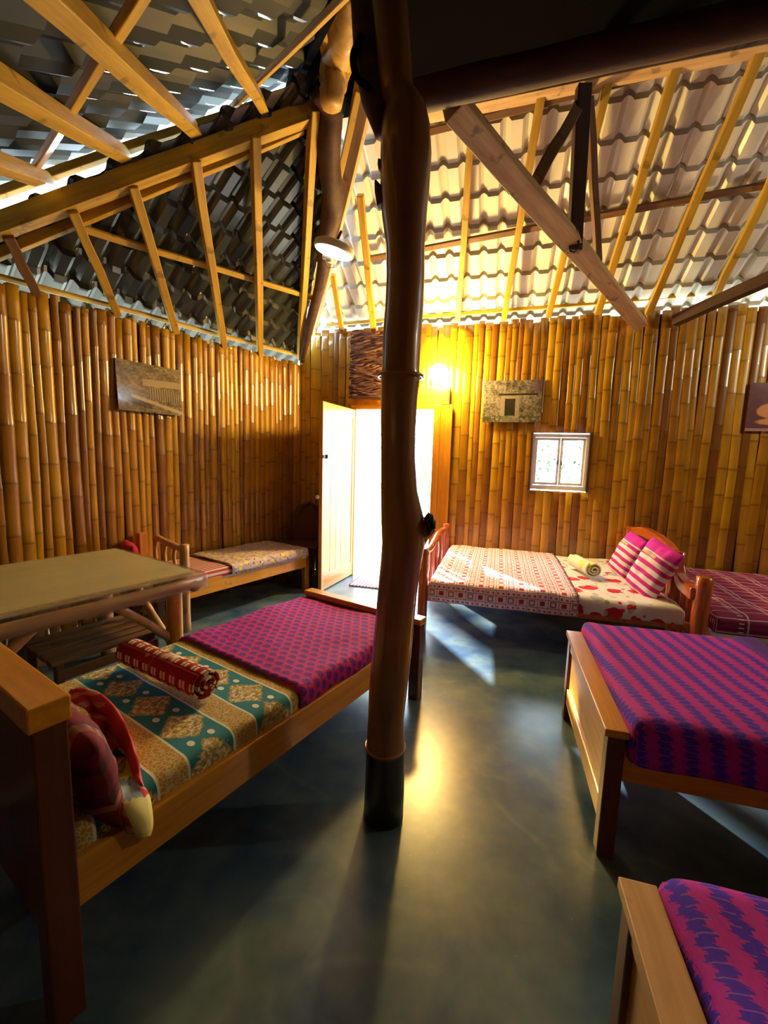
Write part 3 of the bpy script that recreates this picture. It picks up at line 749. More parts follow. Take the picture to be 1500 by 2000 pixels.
def pillow(name, w, h, t, mat, label, cat='pillow', seed=0, pinch=.12, group=None):
    bm = BM(); uvl = bm.loops.layers.uv.new(); n = 18; tops = []; bots = []
    for side in (1, -1):
        g = []
        for i in range(n+1):
            row = []
            for j in range(n+1):
                u = i/n*2-1; v = j/n*2-1
                prof_ = max(0, (1-abs(u)**2.6)*(1-abs(v)**2.6))**.55
                k = 1 - pinch*(1-abs(u*v))*0 - pinch*((1-u*u)*abs(v)**3*0 + 0)
                x = u*w/2*(1-pinch*(1-v*v)*0 - .06*abs(v)**2*(1-abs(u))); y = v*h/2*(1-.06*abs(u)**2)
                x *= (1 - pinch*(1-abs(v))**1.0*abs(u)*.35)*1.0; y *= (1 - pinch*(1-abs(u))*abs(v)*.35)
                z = side*t/2*prof_ + .010*noise.noise(Vector((u*2+seed, v*2, side*2)))*prof_ + .012*noise.noise(Vector((u*3+seed, v*3, 7)))
                row.append(bm.verts.new((x, y, z)))
            g.append(row)
        for i in range(n):
            for j in range(n):
                q = (g[i][j], g[i+1][j], g[i+1][j+1], g[i][j+1]); f = bm.faces.new(q if side > 0 else q[::-1]); f.smooth = True
                uvs = ((i, j), (i+1, j), (i+1, j+1), (i, j+1)); uvs = uvs if side > 0 else uvs[::-1]
                for lp, (a, b) in zip(f.loops, uvs): lp[uvl].uv = (a/n, b/n)
    bmesh.ops.remove_doubles(bm, verts=bm.verts, dist=.0005)
    o = mk(name, bm, mat); return tag(o, label, cat, group)
def orient(o, loc, xdir, ydir):
    x = Vector(xdir).normalized(); y = Vector(ydir); y = (y - x*y.dot(x)).normalized(); z = x.cross(y)
    m = Matrix.Identity(4)
    for i, v in enumerate((x, y, z)):
        for k in range(3): m[k][i] = v[k]
    m.translation = loc; o.matrix_world = m

# --- fabrics
def teal_sheet():
    p = P('teal_gold_sheet'); u, v = p.uv()             # u along the bed, bands period .27
    wn_ = p.noise(1, 3, vec=p.vec(u*22, v*22)); w2 = p.noise(1, 4, vec=p.vec(u*60, v*60), rough=.7)
    t = (u+.00).mod(.27)                                # teal where t in .05..0.22
    teal = t.gt(.055)*t.lt(.225)
    cc = p.mix((.004, .15, .22), (.008, .24, .31), wn_)
    dv = ((v-.065).mod(.215)-.1075).abs(); du = (t-.14).abs()
    dia = (du/.084 + dv/.098) + (w2-.5)*1.1 + (wn_-.5)*.5
    gold = p.ramp(w2, [(.34, (.10, .07, .015)), (.5, (.46, .38, .13)), (.62, (.88, .85, .62))])
    cc = p.mix(cc, gold, dia.lt(1.0))
    ddv = ((v-.065+.1075).mod(.215)-.1075).abs()
    for off in (.038, -.038):
        d = (((du-.0)*1.0-0.0)*1.0)
        dd = (((t-.14-off)/.011).pow(2.0) + (ddv/.016).pow(2.0)); cc = p.mix(cc, (.80, .82, .72), dd.lt(1.0))
    vo = p.voro(1, vec=p.vec(u*75, v*75), feat='DISTANCE_TO_EDGE')
    gb_ = p.mix((.62, .56, .30), (.40, .24, .02), (vo*7).cl())
    c = p.mix(gb_, cc, teal)
    ed = ((t-.055).abs().lt(.004)).mx((t-.225).abs().lt(.004)); c = p.mix(c, (.70, .74, .64), ed)
    return p.out(c, .8)
def magenta_blanket():
    p = P('magenta_lozenge_blanket'); u, v = p.uv()
    r = (u/.042).floor(); vv = v + (r.mod(2.0))*.030 
    du = (u.mod(.042)-.021)/.016; dv = (vv.mod(.060)-.030)/.022
    loz = (du*du+dv*dv).lt(1.0); n_ = p.noise(1, 2, vec=p.vec(u*90, v*90))
    wv = ((v*200).sin()*(u*200).sin())
    c = p.mix((.46, .006, .25), (.60, .02, .22), n_)
    c = p.mix(c, (.13, .003, .34), loz)
    c = p.mix(c, (.08, .0, .07), (u.lt(.10))*((u*60).sin().gt(.1))*.7)
    c = p.mix(c, (.30, .0, .06), ((u*149.6).sin().gt(.85))*.6)
    p.bump(n_, .3)
    return p.out(c, .85)
def zigzag_blanket():
    p = P('purple_zigzag_blanket'); u, v = p.uv()
    zz = ((v/.030).mod(1.0)-.5).abs()*.030 + ((v/.010).mod(1.0)-.5)*.010
    t = ((u*1.0 + zz + v*.16)/.078).mod(1.0); n_ = p.noise(1, 2, vec=p.vec(u*150, v*40))
    c = p.mix((.38, .004, .34), (.50, .010, .32), n_)
    c = p.mix(c, (.06, .004, .50), t.lt(.46))
    tick = ((v/.025).mod(1.0).lt(.10))*(t.lt(.5))*((u*9).mod(1.0).gt(.2)); c = p.mix(c, (.40, .14, .42), tick*.6)
    p.bump(n_, .3)
    return p.out(c, .85)
def dots_blanket():
    p = P('white_dotted_blanket'); u, v = p.uv(); c0 = (.90, .74, .96)
    t = v.mod(.105)
    cu = (u/.075).floor(); du = (u.mod(.075)-.0375).abs(); odd = cu.mod(2.0)
    dv = (t-.035).abs(); dv2 = (t-.085).abs()
    big = (du.lt(.018))*(dv.lt(.018)); c = p.mix(c0, (.42, .02, .06), big*odd)
    ring = (du.lt(.022)*dv.lt(.022))*(1.0-(du.lt(.013)*dv.lt(.013))); c = p.mix(c, (.33, .12, .20), ring*(1.0-odd))
    grid = ((u.mod(.075)).lt(.006)).mx((t-.064).abs().lt(.004)).mx((t-.004).abs().lt(.004)); c = p.mix(c, (.30, .10, .20), grid*.75)
    du3 = (u.mod(.0375)-.01875).abs(); c = p.mix(c, (.60, .05, .10), du3.lt(.008)*dv2.lt(.008))
    return p.out(c, .85)
def floral(name, base, cols, sc=6, src='UV'):
    p = P(name); u, v = p.uv(); c = None
    vec = p.vec(u*sc, v*sc)
    base_n = p.noise(2, 4, vec=vec); c = p.mix(base, tuple(k*.8 for k in base), base_n)
    for i, (col, th, s) in enumerate(cols):
        vd = p.voro(s, vec=p.vec(u*sc+i*3.3, v*sc+i*1.7)); w = p.noise(5, 3, vec=vec)
        c = p.mix(c, col, (vd+(w-.5)*.35).lt(th))
    return p.out(c, .85)
def stripes(name, cols, period, axis=1, rough=.8, wav=.0):
    p = P(name); u, v = p.uv(); w = u if axis == 0 else v
    nn = p.noise(4, 2, src='UV'); t = ((w+(nn-.5)*wav)/period).mod(1.0); c = cols[0]
    for i in range(1, len(cols)): c = p.mix(c, cols[i], t.gt(i/len(cols)))
    return p.out(c, rough)
def plaid(name, base, line, p1_=.11, thick=.10, second=None):
    p = P(name); u, v = p.uv(); n_ = p.noise(8, 3, src='UV'); c = p.mix(base, tuple(k*.5 for k in base), n_)
    c = p.mix(c, tuple(k*.35 for k in base), ((v/.04).mod(1.0).lt(.45))*.6)
    c = p.mix(c, line, ((v/p1_).mod(1.0).lt(thick))*.8)
    c = p.mix(c, line, (((u)/(p1_*1.9)).mod(1.0).lt(thick*.6))*.8)
    if second: c = p.mix(c, second, (((u+.05)/(p1_*1.9)).mod(1.0).lt(.16))*((v/.03).mod(1.0).lt(.25)))
    return p.out(c, .85)

# --- bed 1, near left -------------------------------------------------
e1 = Vector((math.sin(rad(33.2)), math.cos(rad(33.2)), 0)); O1 = Vector((-.758, .951, 0)); R1 = math.atan2(e1.y, e1.x)
def B1(a, b, z=0): return O1 + e1*a + Vector((-e1.y, e1.x, 0))*b + Vector((0, 0, z))      # b to the left
bd = thing('wooden_bed', 'varnished orange wooden single bed at near left with tall headboard', 'bed', O1, R1)
hb = part(bd, 'headboard', (-.05, -.02, .02, .86, .18, .80), 1, M_LEG)  # panel in the dark post colour; its unlit face is painted in
part(bd, 'headboard_cap', (-.085, 0, -.057, .93, .80, .86), 1)
for y in (-.045, .86): part(bd, 'leg', (-.075, -.005, y, y+.065, 0, .80), 2, M_LEG)
fb = part(bd, 'footboard', (1.745, 1.77, .02, .86, .16, .46), 1)
part(bd, 'footboard_cap', (1.715, 1.795, -.057, .86, .465, .50), 1)
for y in (-.05, .79): part(bd, 'leg', (1.725, 1.785, y, y+.065, 0, .465), 2, M_LEG)
for y in (0, .80): part(bd, 'side_rail', (-.006, 1.73, y, y+.03, .25, .385), 0)
part(bd, 'slat_base', (0, 1.73, .03, .80, .33, .36), 1)
cloth('mattress', B1(.005, .022), R1, 1.705, .86, .455, .095, teal_sheet(), 'mattress in a teal and gold medallion sheet on the near left bed', 'mattress', r=.035, seed=1, rough=.003)
cloth('blanket', B1(.775, .012), R1, .94, .88, .468, .085, magenta_blanket(), 'magenta blanket with purple lozenges over the foot of the near left bed', 'blanket', r=.042, seed=3, rough=.006, a_drop=(0, 1), thick=0, edge_wave=.01)
# rolled towel
def roll(name, p, q, r, mat, label, cat='rolled blanket'):
    d = (q-p); L = d.length; bm = BM(); uvl = bm.loops.layers.uv.new(); n = 40; m = 22; g = []
    turns = 2.6; pts_ = []
    for k in range(n*3):
        t = k/(n*3-1); an = t*turns*2*math.pi; rr_ = r*1.06*(1-.80*t); pts_.append((math.cos(an+2.2)*rr_, math.sin(an+2.2)*rr_, t))
    for i in range(m+1):
        x = L*i/m; row = []
        for (y, z, t) in pts_:
            k = 1+.05*noise.noise(Vector((x*7, y*9, z*9))); ex = .012*(t-.3)*(1 if i > m/2 else -1)*(1 if i in (0, m) else 0)
            fl = .9 if z < 0 else 1
            row.append(bm.verts.new((x+ex, y*k, z*k*fl)))
        g.append(row)
    for i in range(m):
        for k in range(len(pts_)-1):
            f = bm.faces.new((g[i][k], g[i+1][k], g[i+1][k+1], g[i][k+1])); f.smooth = True
            for lp, (a, b) in zip(f.loops, ((i, k), (i+1, k), (i+1, k+1), (i, k+1))): lp[uvl].uv = (L*a/m, b/(n*3)*turns*2*math.pi*r*.6)
    o = mk(name, bm, mat); s = o.modifiers.new('s', 'SOLIDIFY'); s.thickness = .010; s.offset = -1
    o.matrix_world = axis_mw(p, q); return tag(o, label, cat)
def red_roll_mat():
    p = P('red_window_check_cloth'); u, v = p.uv(); t = u.mod(.062); s = v.mod(.085)
    du = (t-.031).abs(); dv = (s-.045).abs()
    sq = du.lt(.017)*dv.lt(.022)*(1.0-du.lt(.003))*(1.0-dv.lt(.003)); n_ = p.noise(12, 3, src='UV')
    c = p.mix((.40, .010, .010), (.22, .004, .008), n_); c = p.mix(c, (.80, .66, .44), sq)
    w = p.noise(7, 2, src='UV'); c = p.mix(c, (.78, .62, .50), ((w-.60)*14).cl()); return p.out(c, .9)
roll('blanket_roll', B1(.53, .79, .528), B1(.56, .26, .528), .066, red_roll_mat(), 'rolled dark red cloth with cream checks lying on the teal sheet')
# head pillow of bed 1: plaid pillow with a printed child's cover
def pillow1_mat():
    p = P('red_plaid_pillow_cloth'); u, v = p.uv(); n_ = p.noise(5, 3, src='UV')
    c = p.mix((.22, .003, .006), (.10, .001, .004), n_); c = p.mix(c, (.03, .004, .004), ((u*5).mod(1.0).lt(.3)).mx((v*3).mod(1.0).lt(.3))*.6)
    for a_, w_ in ((.10, .03), (.42, .05), (.55, .03), (.86, .03)): c = p.mix(c, (.50, .26, .12), ((u-a_).abs().lt(w_))*((v*70).sin()*.25+.35))
    c = p.mix(c, (.45, .20, .10), ((v-.3).abs().lt(.03))*.5)
    return p.out(c, .85)
def patch_mat():
    p = P('printed_patch_cloth'); u, v = p.uv(); n_ = p.noise(6, 3, src='UV'); t = u + (n_-.5)*.08
    c = p.mix((.70, .06, .12), (.82, .42, .40), ((v*1.3-u*9).mod(1.0).lt(.45)))
    c = p.mix(c, (.80, .10, .12), (v.gt(.62))*t.lt(.66)*t.gt(.2))
    c = p.mix(c, (.50, .56, .72), (t-.47).abs().lt(.045)*v.lt(.7))
    c = p.mix(c, (.86, .74, .08), (t-.56).abs().lt(.055)*v.lt(.75))
    c = p.mix(c, (.30, .44, .62), (t-.67).abs().lt(.06)*v.lt(.8))
    c = p.mix(c, (.80, .76, .30), t.gt(.73)*v.gt(.18))
    c = p.mix(c, (.72, .68, .20), t.gt(.92))
    return p.out(c, .8)
o = pillow('pillow', .70, .33, .15, pillow1_mat(), 'dark red plaid pillow propped against the near left headboard', seed=2)
orient(o, B1(.085, .33, .535), -(B1(0, 1)-B1(0, 0)), (e1*-.22 + Vector((0, 0, 1))))
edge = [(136, 1358, 24), (178, 1368, 34), (205, 1398, 44), (222, 1440, 52), (240, 1490, 50), (250, 1530, 46), (262, 1570, 46), (276, 1612, 30), (280, 1634, 14)]
bm = BM(); uvl = bm.loops.layers.uv.new(); g = []
cl_ = smoothpts([(x, y, w) for x, y, w in edge], 5); n = len(cl_)-1
for i, (x, y, w) in enumerate(cl_):
    row = []; t = i/n
    x2, y2, _ = cl_[min(i+1, n)]; x1, y1, _ = cl_[max(i-1, 0)]; tx, ty = x2-x1, y2-y1; L_ = math.hypot(tx, ty); nx, ny = ty/L_, -tx/L_
    for j in range(7):
        q = (j/6-.5)
        w = w*(1.0 if j else 1.25); ha = hit(x+nx*w*q, y+ny*w*q, B1(.215+.05*(1-4*q*q)*.6 + .03*q + .012*math.sin(i*.9+j), 0), e1)
        hb = hit(x+nx*w*q, y+ny*w*q, B1(0, -.012-.02*(1-4*q*q)), Vector((-e1.y, e1.x, 0)))
        k = max(0, min(1, (t-.35)/.5)); k = k*k*(3-2*k); row.append(ha.lerp(hb, k))
    g.append([bm.verts.new(r_ - O1) for r_ in row])
for i in range(n):
    for j in range(6):
        f = bm.faces.new((g[i][j], g[i+1][j], g[i+1][j+1], g[i][j+1])); f.smooth = True
        for lp, (a, b) in zip(f.loops, ((i, j), (i+1, j), (i+1, j+1), (i, j+1))): lp[uvl].uv = (a/n, b/6)
o = mk('pillow_cover', bm, patch_mat(), loc=O1); s_ = o.modifiers.new('s', 'SOLIDIFY'); s_.thickness = .008
tag(o, 'crumpled pink, yellow and blue printed cloth along the near left pillow edge', 'cloth')
# --- bed 2, right middle -------------------------------------------------
O2 = Vector((.80, 1.39, 0))
def B2(a, b, z=0): return O2 + DR*a + NR*b + Vector((0, 0, z))
def right_bed(org, L, Wd, label, pale=False):
    t = thing('wooden_bed', label, 'bed', org, ROT_R)
    capm = M_BEDY if not pale else wood('pale_board_wood', (.50, .27, .10), (.74, .48, .22), .45, .3, 1, .3)
    part(t, 'footboard_cap', (0, .078, 0, Wd, .472, .50), 1, capm, .003)
    part(t, 'footboard_panel', (.026, .044, .05, Wd-.05, .10, .47), 1)
    part(t, 'footboard_rail', (.018, .052, .05, Wd-.05, .40, .47), 1)
    part(t, 'footboard_rail', (.018, .052, .05, Wd-.05, .10, .19), 1)
    for y in (.004, Wd-.062): part(t, 'leg', (.012, .070, y, y+.058, 0, .472), 2, M_LEG)
    for y in (.004, Wd-.062): part(t, 'leg', (L-.05, L+.01, y, y+.058, 0, .78), 2)
    part(t, 'headboard', (L-.03, L-.005, .05, Wd-.05, .25, .80), 1)
    for y in (.02, Wd-.05): part(t, 'side_rail', (.06, L-.04, y, y+.03, .30, .43), 0)
    part(t, 'slat_base', (.07, L-.04, .05, Wd-.05, .39, .42), 1)
    return t
right_bed(O2, 1.95, .92, 'varnished wooden bed at right middle with a yellow panelled footboard')
M_SHEET = floral('white_sprig_sheet', (.78, .76, .70), [((.45, .42, .36), .10, 3)], 9)
cloth('mattress', B2(.095, .01), ROT_R, 1.80, .93, .538, .125, M_SHEET, 'white sheeted mattress on the right middle bed', 'mattress', r=.04, seed=4)
M_ZZ = zigzag_blanket()
cloth('blanket', B2(.078, -.035), ROT_R, .80, 1.0, .560, .155, M_ZZ, 'purple and magenta zigzag blanket over the right middle bed', 'blanket', r=.05, seed=5, a_drop=(1, 0), rough=.004)
pn = P('navy_hem_cloth'); M_NAVY = pn.out(pn.mix((.008, .012, .22), (.14, .006, .30), pn.noise(9, 3)), .85)
cloth('blanket_hem', B2(.80, -.03), ROT_R, .11, .99, .572, .12, M_NAVY, 'folded navy hem strip across the zigzag blanket on the right middle bed', 'blanket', r=.025, seed=6, a_drop=(1, 1), rough=.003)

# --- bed 3, bottom right -------------------------------------------------
O3 = O2 + DR*(-.10) + NR*(-.582-.92)
right_bed(O3, 1.95, .92, 'wooden bed at the bottom right corner with a pale footboard cap', True)
def B3(a, b, z=0): return O3 + DR*a + NR*b + Vector((0, 0, z))
cloth('mattress', B3(.11, 0.03), ROT_R, 1.80, .89, .51, .12, M_SHEET, 'mattress under the dark blanket on the bottom right bed', 'mattress', r=.04, seed=4)
cloth('blanket', B3(.082, -.02), ROT_R, 1.2, .965, .548, .15, M_ZZ, 'dark purple zigzag blanket on the bottom right bed', 'blanket', r=.06, seed=15, a_drop=(1, 0), rough=.006)

# --- bed 4, double bed at the door wall -------------------------------------------------
O4 = RP(1.13, 1.60)                                   # local x along the wall, y towards the wall
b4 = thing('log_bed', 'red stained log double bed under the small window', 'bed', O4, ROT_R)
def rod(par, name, pts_, rd, mat, seg=12, wob=.12, sub=4):
    q = smoothpts([(*p_, rd if not isinstance(rd, (list, tuple)) else rd[i]) for i, p_ in enumerate(pts_)], sub)
    bm = BM(); tube(bm, [v[:3] for v in q], [v[3] for v in q], seg, wob=wob, seed=random.random()*40); return mk(name, bm, mat, par, smooth=True)
for y in (.03, 1.50): rod(b4, 'post', [(0, y, 0), (0, y, .40), (0, y, .72)], .038, M_RED)
rod(b4, 'foot_rail', [(0, 0, .70), (0, .35, .66), (0, .9, .71), (0, 1.5, .66)], .026, M_RED)
rod(b4, 'foot_rail', [(0, 0, .35), (0, .75, .34), (0, 1.5, .35)], .026, M_RED)
for k in range(7): rod(b4, 'foot_spindle', [(0, .18+k*.19, .36), (.012*math.sin(k*2), .19+k*.19, .52), (0, .18+k*.19, .69)], .018, M_RED, 8)
# headboard with its arched top plank
HX = 1.86
bm = BM(); ys = [i/24*1.62-.03 for i in range(25)]; rows = []
def arch(y):                                          # y from the front (0) to the wall (1.6)
    t = 1.6-y
    pts_ = [(-.1, .80), (.1, .81), (.5, .865), (.85, .86), (1.1, .83), (1.28, .77), (1.36, .66), (1.45, .62), (1.7, .62)]
    for (a, za), (b, zb) in zip(pts_, pts_[1:]):
        if a <= t <= b: return za+(zb-za)*(t-a)/(b-a)
    return .62
for y in ys:
    z = arch(y); rows.append([bm.verts.new((HX+dx, y, z+dz)) for dx, dz in ((-.035, -.085), (.035, -.085), (.035, 0), (-.035, 0))])
for i in range(24):
    for k in range(4): bm.faces.new((rows[i][k], rows[i][(k+1) % 4], rows[i+1][(k+1) % 4], rows[i+1][k]))
bm.faces.new(rows[0][::-1]); bm.faces.new(rows[-1])
mk('headboard_arch', bm, M_REDX, b4, bevel=.012)
rod(b4, 'post', [(HX+.04, -.02, 0), (HX+.04, -.02, .3), (HX+.04, -.03, .70)], .05, M_RED)
rod(b4, 'post', [(HX, .29, .05), (HX, .30, .4), (HX, .31, .80)], .045, M_RED)
rod(b4, 'post', [(HX, 1.52, 0), (HX, 1.52, .78)], .04, M_RED)
for k in range(7): rod(b4, 'head_spindle', [(HX, .42+k*.16, .30), (HX, .42+k*.16, .74)], .024, M_RED, 8)
for y in (.10, .20): rod(b4, 'head_spindle', [(HX+.02, y, .1), (HX+.02, y, .58)], .024, M_RED, 8)
rod(b4, 'head_rail', [(HX, -.02, .32), (HX, .8, .32), (HX, 1.55, .32)], .03, M_RED)
for y in (.05, 1.46): part(b4, 'side_rail', (.03, HX-.03, y, y+.035, .29, .36), 0, M_REDX)
part(b4, 'slat_base', (.03, HX-.03, .07, 1.48, .33, .355), 1, M_REDX)
M_FLW = floral('red_white_floral_sheet', (.86, .84, .92), [((.62, .01, .03), .34, 2.2), ((.45, .47, .55), .26, 2.6), ((.70, .02, .12), .16, 5), ((.50, .40, .22), .13, 3.4)], 2.4)
def B4(a, b, z=0): return O4 + DR*a + NR*b + Vector((0, 0, z))
cloth('mattress', B4(.05, .02), ROT_R, 1.79, 1.53, .455, .12, M_FLW, 'mattress in a red and white floral sheet on the log double bed', 'mattress', r=.05, seed=8, rough=.006)
cloth('blanket', B4(.04, -.005), ROT_R, 1.16, 1.58, .475, .16, dots_blanket(), 'white blanket with rows of red squares on the log double bed', 'blanket', r=.05, seed=9, a_drop=(1, 0), rough=.006, edge_wave=.01)
p_ = P('cream_roll_cloth'); u, v = p_.uv(); M_CR = p_.out(p_.mix((.80, .76, .55), (.62, .66, .12), ((p_.noise(6, 2, src='UV')-.52)*12).cl()), .85)
roll('blanket_roll', B4(1.26, .95, .535), B4(1.36, .60, .535), .07, M_CR, 'cream and yellow rolled cloth on the log double bed')
def mag_pillow():
    p = P('magenta_striped_pillow_cloth'); u, v = p.uv(); t = ((v+(u-.5).pow(2.0)*.10)/.155).mod(1.0)
    c = p.mix((.78, .70, .78), (.56, .01, .30), t.gt(.52)); c = p.mix(c, (.70, .01, .52), v.gt(.80)); c = p.mix(c, (.55, .48, .30), (v-.74).abs().lt(.025)*u.lt(.6))
    return p.out(c, .8)
M_MP = mag_pillow()
o = pillow('pillow', .33, .44, .14, M_MP, 'magenta and white striped pillow at the front of the log headboard', seed=4, group='striped pillows on the log double bed')
orient(o, B4(1.69, .30, .645), NR*-.9 + DR*.35 + Vector((0, 0, -.25)), Vector((DR.x*.35, DR.y*.35, 1)))
o = pillow('pillow', .33, .40, .14, M_MP, 'magenta and white striped pillow nearer the wall, behind the front one', seed=6, group='striped pillows on the log double bed')
orient(o, B4(1.66, .84, .64), NR*-.95 + DR*.15 + Vector((0, 0, -.12)), Vector((DR.x*.4, DR.y*.4, 1)))

# --- bed 7, plaid bed beyond the log headboard
O7 = RP(3.12, 1.62)
b7 = thing('low_bed', 'low bed with a white edge at the far right by the wall', 'bed', O7, ROT_R)
part(b7, 'base', (0, 1.95, .03, 1.45, .24, .33), 0, M_WHITE)
for x in (.05, 1.85):
    for y in (.08, 1.35): part(b7, 'leg', (x, x+.06, y, y+.06, 0, .24), 2)
def B7(a, b, z=0): return O7 + DR*a + NR*b + Vector((0, 0, z))
cloth('mattress', B7(0, .0), ROT_R, 1.95, 1.5, .45, .13, plaid('magenta_plaid_cloth', (.34, .012, .16), (.62, .50, .66), .10, .09, (.75, .7, .8)), 'mattress under a magenta plaid cover beyond the log headboard', 'mattress', r=.05, seed=12, rough=.006)

# --- bed 5, left corner -------------------------------------------------
def BL(a, b, z=0): return LP(a, b, z)
b5 = thing('corner_bed', 'wooden single bed along the left wall near the corner', 'bed', LP(.55, .0), ROT_L)
# local x away from the corner, y into the room
part(b5, 'side_rail', (.03, 1.42, .67, .70, .25, .385), 0)
part(b5, 'side_rail', (.03, 1.42, .07, .10, .25, .385), 0)
part(b5, 'slat_base', (.05, 1.40, .10, .67, .33, .36), 1)
part(b5, 'footboard', (0, .03, .07, .70, .20, .40), 1)
for y in (.07, .64): part(b5, 'leg', (0, .06, y, y+.06, 0, .40), 2)
part(b5, 'leg', (1.40, 1.47, .06, .13, 0, .73), 2)
rod(b5, 'leg', [(1.43, .72, 0), (1.43, .725, .4), (1.43, .73, .71)], .036, M_PALEZ)
rod(b5, 'head_rail', [(1.43, .70, .67), (1.43, .50, .69), (1.43, .32, .72)], .026, M_PALEZ)
rod(b5, 'head_rail', [(1.43, .72, .50), (1.43, .40, .50), (1.43, .10, .50)], .022, M_PALEZ)
for k in range(3): rod(b5, 'head_spindle', [(1.43, .60-k*.14, .50), (1.43, .58-k*.14, .60), (1.43, .61-k*.14, .69)], .015, M_PALEZ, 8)
M_LIL = floral('lilac_floral_cloth', (.42, .30, .42), [((.30, .26, .06), .30, 3.2), ((.28, .06, .26), .20, 4.2), ((.62, .52, .08), .15, 3)], 6)
M_ST = stripes('red_white_stripe_cloth', [(.72, .58, .56), (.40, .03, .06)], .045, 1, wav=.01)
cloth('mattress', LP(.58, .08), ROT_L, 1.38, .62, .44, .085, M_ST, 'red and white striped mattress on the corner bed', 'mattress', r=.03, seed=21)
cloth('blanket', LP(.57, .06), ROT_L, 1.0, .66, .462, .09, floral('olive_lilac_cloth', (.62, .50, .58), [((.40, .36, .05), .30, 3.2), ((.26, .04, .30), .26, 4.2), ((.85, .70, .03), .28, 2.4), ((.25, .16, .5), .10, 3)], 7), 'lilac and yellow floral blanket on the corner bed', 'blanket', r=.035, seed=22, a_drop=(1, 0), rough=.005)
o = pillow('pillow', .36, .26, .12, plain('crimson_cloth', (.55, .02, .08), .8), 'crimson pillow behind the corner bed headboard', seed=9)
orient(o, LP(2.15, .22, .56), DL*-.3 + NL, Vector((0, 0, 1)))
o = part(thing('low_bench', 'dark low bench behind the corner bed headboard', 'bench', LP(2.02, .05), ROT_L), 'seat', (0, .9, 0, .50, .40, .44), 0, M_BWOOD)
for x in (.02, .82):
    for y in (.02, .42): part(o.parent, 'leg', (x, x+.06, y, y+.06, 0, .40), 2, M_BWOOD)

# chair in the corner
M_CH = plain('brown_chair_shell', (.10, .035, .018), .5); cc_ = LP(.36, .42)
ch = thing('corner_chair', 'dark brown round backed chair in the shadowy corner', 'chair', cc_, rad(-10))
bm = BM(); rows = []; n = 14
for i in range(n+1):
    t = i/n; z = .42+.47*t; w = .21*math.sqrt(max(.02, 1-max(0, (t-.45)/.55)**2.2)); row = []
    for j in range(9):
        s = j/8*2-1; row.append(bm.verts.new((s*w, .16+.06*(1-s*s)+.05*t, z)))
    rows.append(row)
for i in range(n):
    for j in range(8): bm.faces.new((rows[i][j], rows[i][j+1], rows[i+1][j+1], rows[i+1][j]))
o = mk('backrest', bm, M_CH, ch, smooth=True); s = o.modifiers.new('s', 'SOLIDIFY'); s.thickness = .03
part(ch, 'seat', (-.21, .21, -.18, .20, .40, .44), 0, M_CH, .015)
for x in (-.19, .15):
    for y in (-.16, .15): part(ch, 'leg', (x, x+.035, y, y+.035, 0, .40), 2, M_CH)

# --- table at the left -------------------------------------------------
tb = thing('pole_table', 'rough pole table with a cream top wrapped in clear plastic', 'table', LP(2.44, .63), ROT_L)
TL, TW, TZ = 1.75, .98, .75
p_ = P('cream_board'); n1 = p_.noise(3, 4); n2 = p_.noise(1.2, 3, stretch=(1, 5, 1))
M_CREAM = p_.out(p_.mix((.70, .68, .36), (.50, .44, .22), (n1*.6+n2*.5)), .6, .1)
bm = BM(); box(bm, 0, TL, .02, TW-.02, TZ-.035, TZ-.006)
mk('table_top', bm, M_CREAM, tb, bevel=.006)
rod(tb, 'edge_pole', [(-.03, TW-.01, TZ-.075), (TL*.5, TW+.005, TZ-.08), (TL, TW-.01, TZ-.075)], .034, M_TABX)
rod(tb, 'edge_pole', [(-.03, .03, TZ-.075), (TL*.5, .025, TZ-.08), (TL, .03, TZ-.075)], .034, M_TABX)
rod(tb, 'edge_pole', [(.02, .0, TZ-.085), (.02, TW*.5, TZ-.09), (.02, TW+.02, TZ-.085)], .034, M_TABX)
rod(tb, 'edge_pole', [(1.12, .0, TZ-.085), (1.12, TW*.5, TZ-.09), (1.12, TW+.04, TZ-.085)], .036, M_TABX)
for x, y in ((.10, TW-.06), (1.12, TW-.04), (.10, .07), (1.12, .07)):
    rod(tb, 'leg', [(x, y, 0), (x+.004, y, .35), (x, y, TZ-.09)], [.046, .044, .042], M_BEDZ if y > .5 else M_TABX)
rod(tb, 'brace', [(.12, TW-.06, .36), (.26, TW-.05, .5), (.42, TW-.03, .64)], .022, M_PALEZ)
rod(tb, 'brace', [(1.10, TW-.05, .28), (.95, TW-.04, .46), (.76, TW-.03, .64)], .025, M_PALEZ)
rod(tb, 'brace', [(.10, TW-.08, .30), (.10, .6, .5), (.09, .45, .66)], .020, M_PALEZ)
# clear plastic over the top and front
g = P('clear_plastic'); nn = g.noise(14, 4); g.bump(nn, .7, .02)
M_PLA = g.out((.92, .90, .86), .12, spec=.6); g.b.inputs['Transmission Weight'].default_value = .93; g.b.inputs['IOR'].default_value = 1.12
g.b.inputs['Alpha'].default_value = .28
o = cloth('plastic_cover', LP(2.44, .63) , ROT_L, TL, TW+.075, TZ+.002, .10, M_PLA, 'clear plastic sheet draped over the pole table', 'plastic sheet', r=.045, seed=31, rough=.003, thick=.001, b_drop=(0, 1), a_drop=(1, 0), edge_wave=.02)
o.location = o.location + (LP(0, 0)-LP(.04, 0))
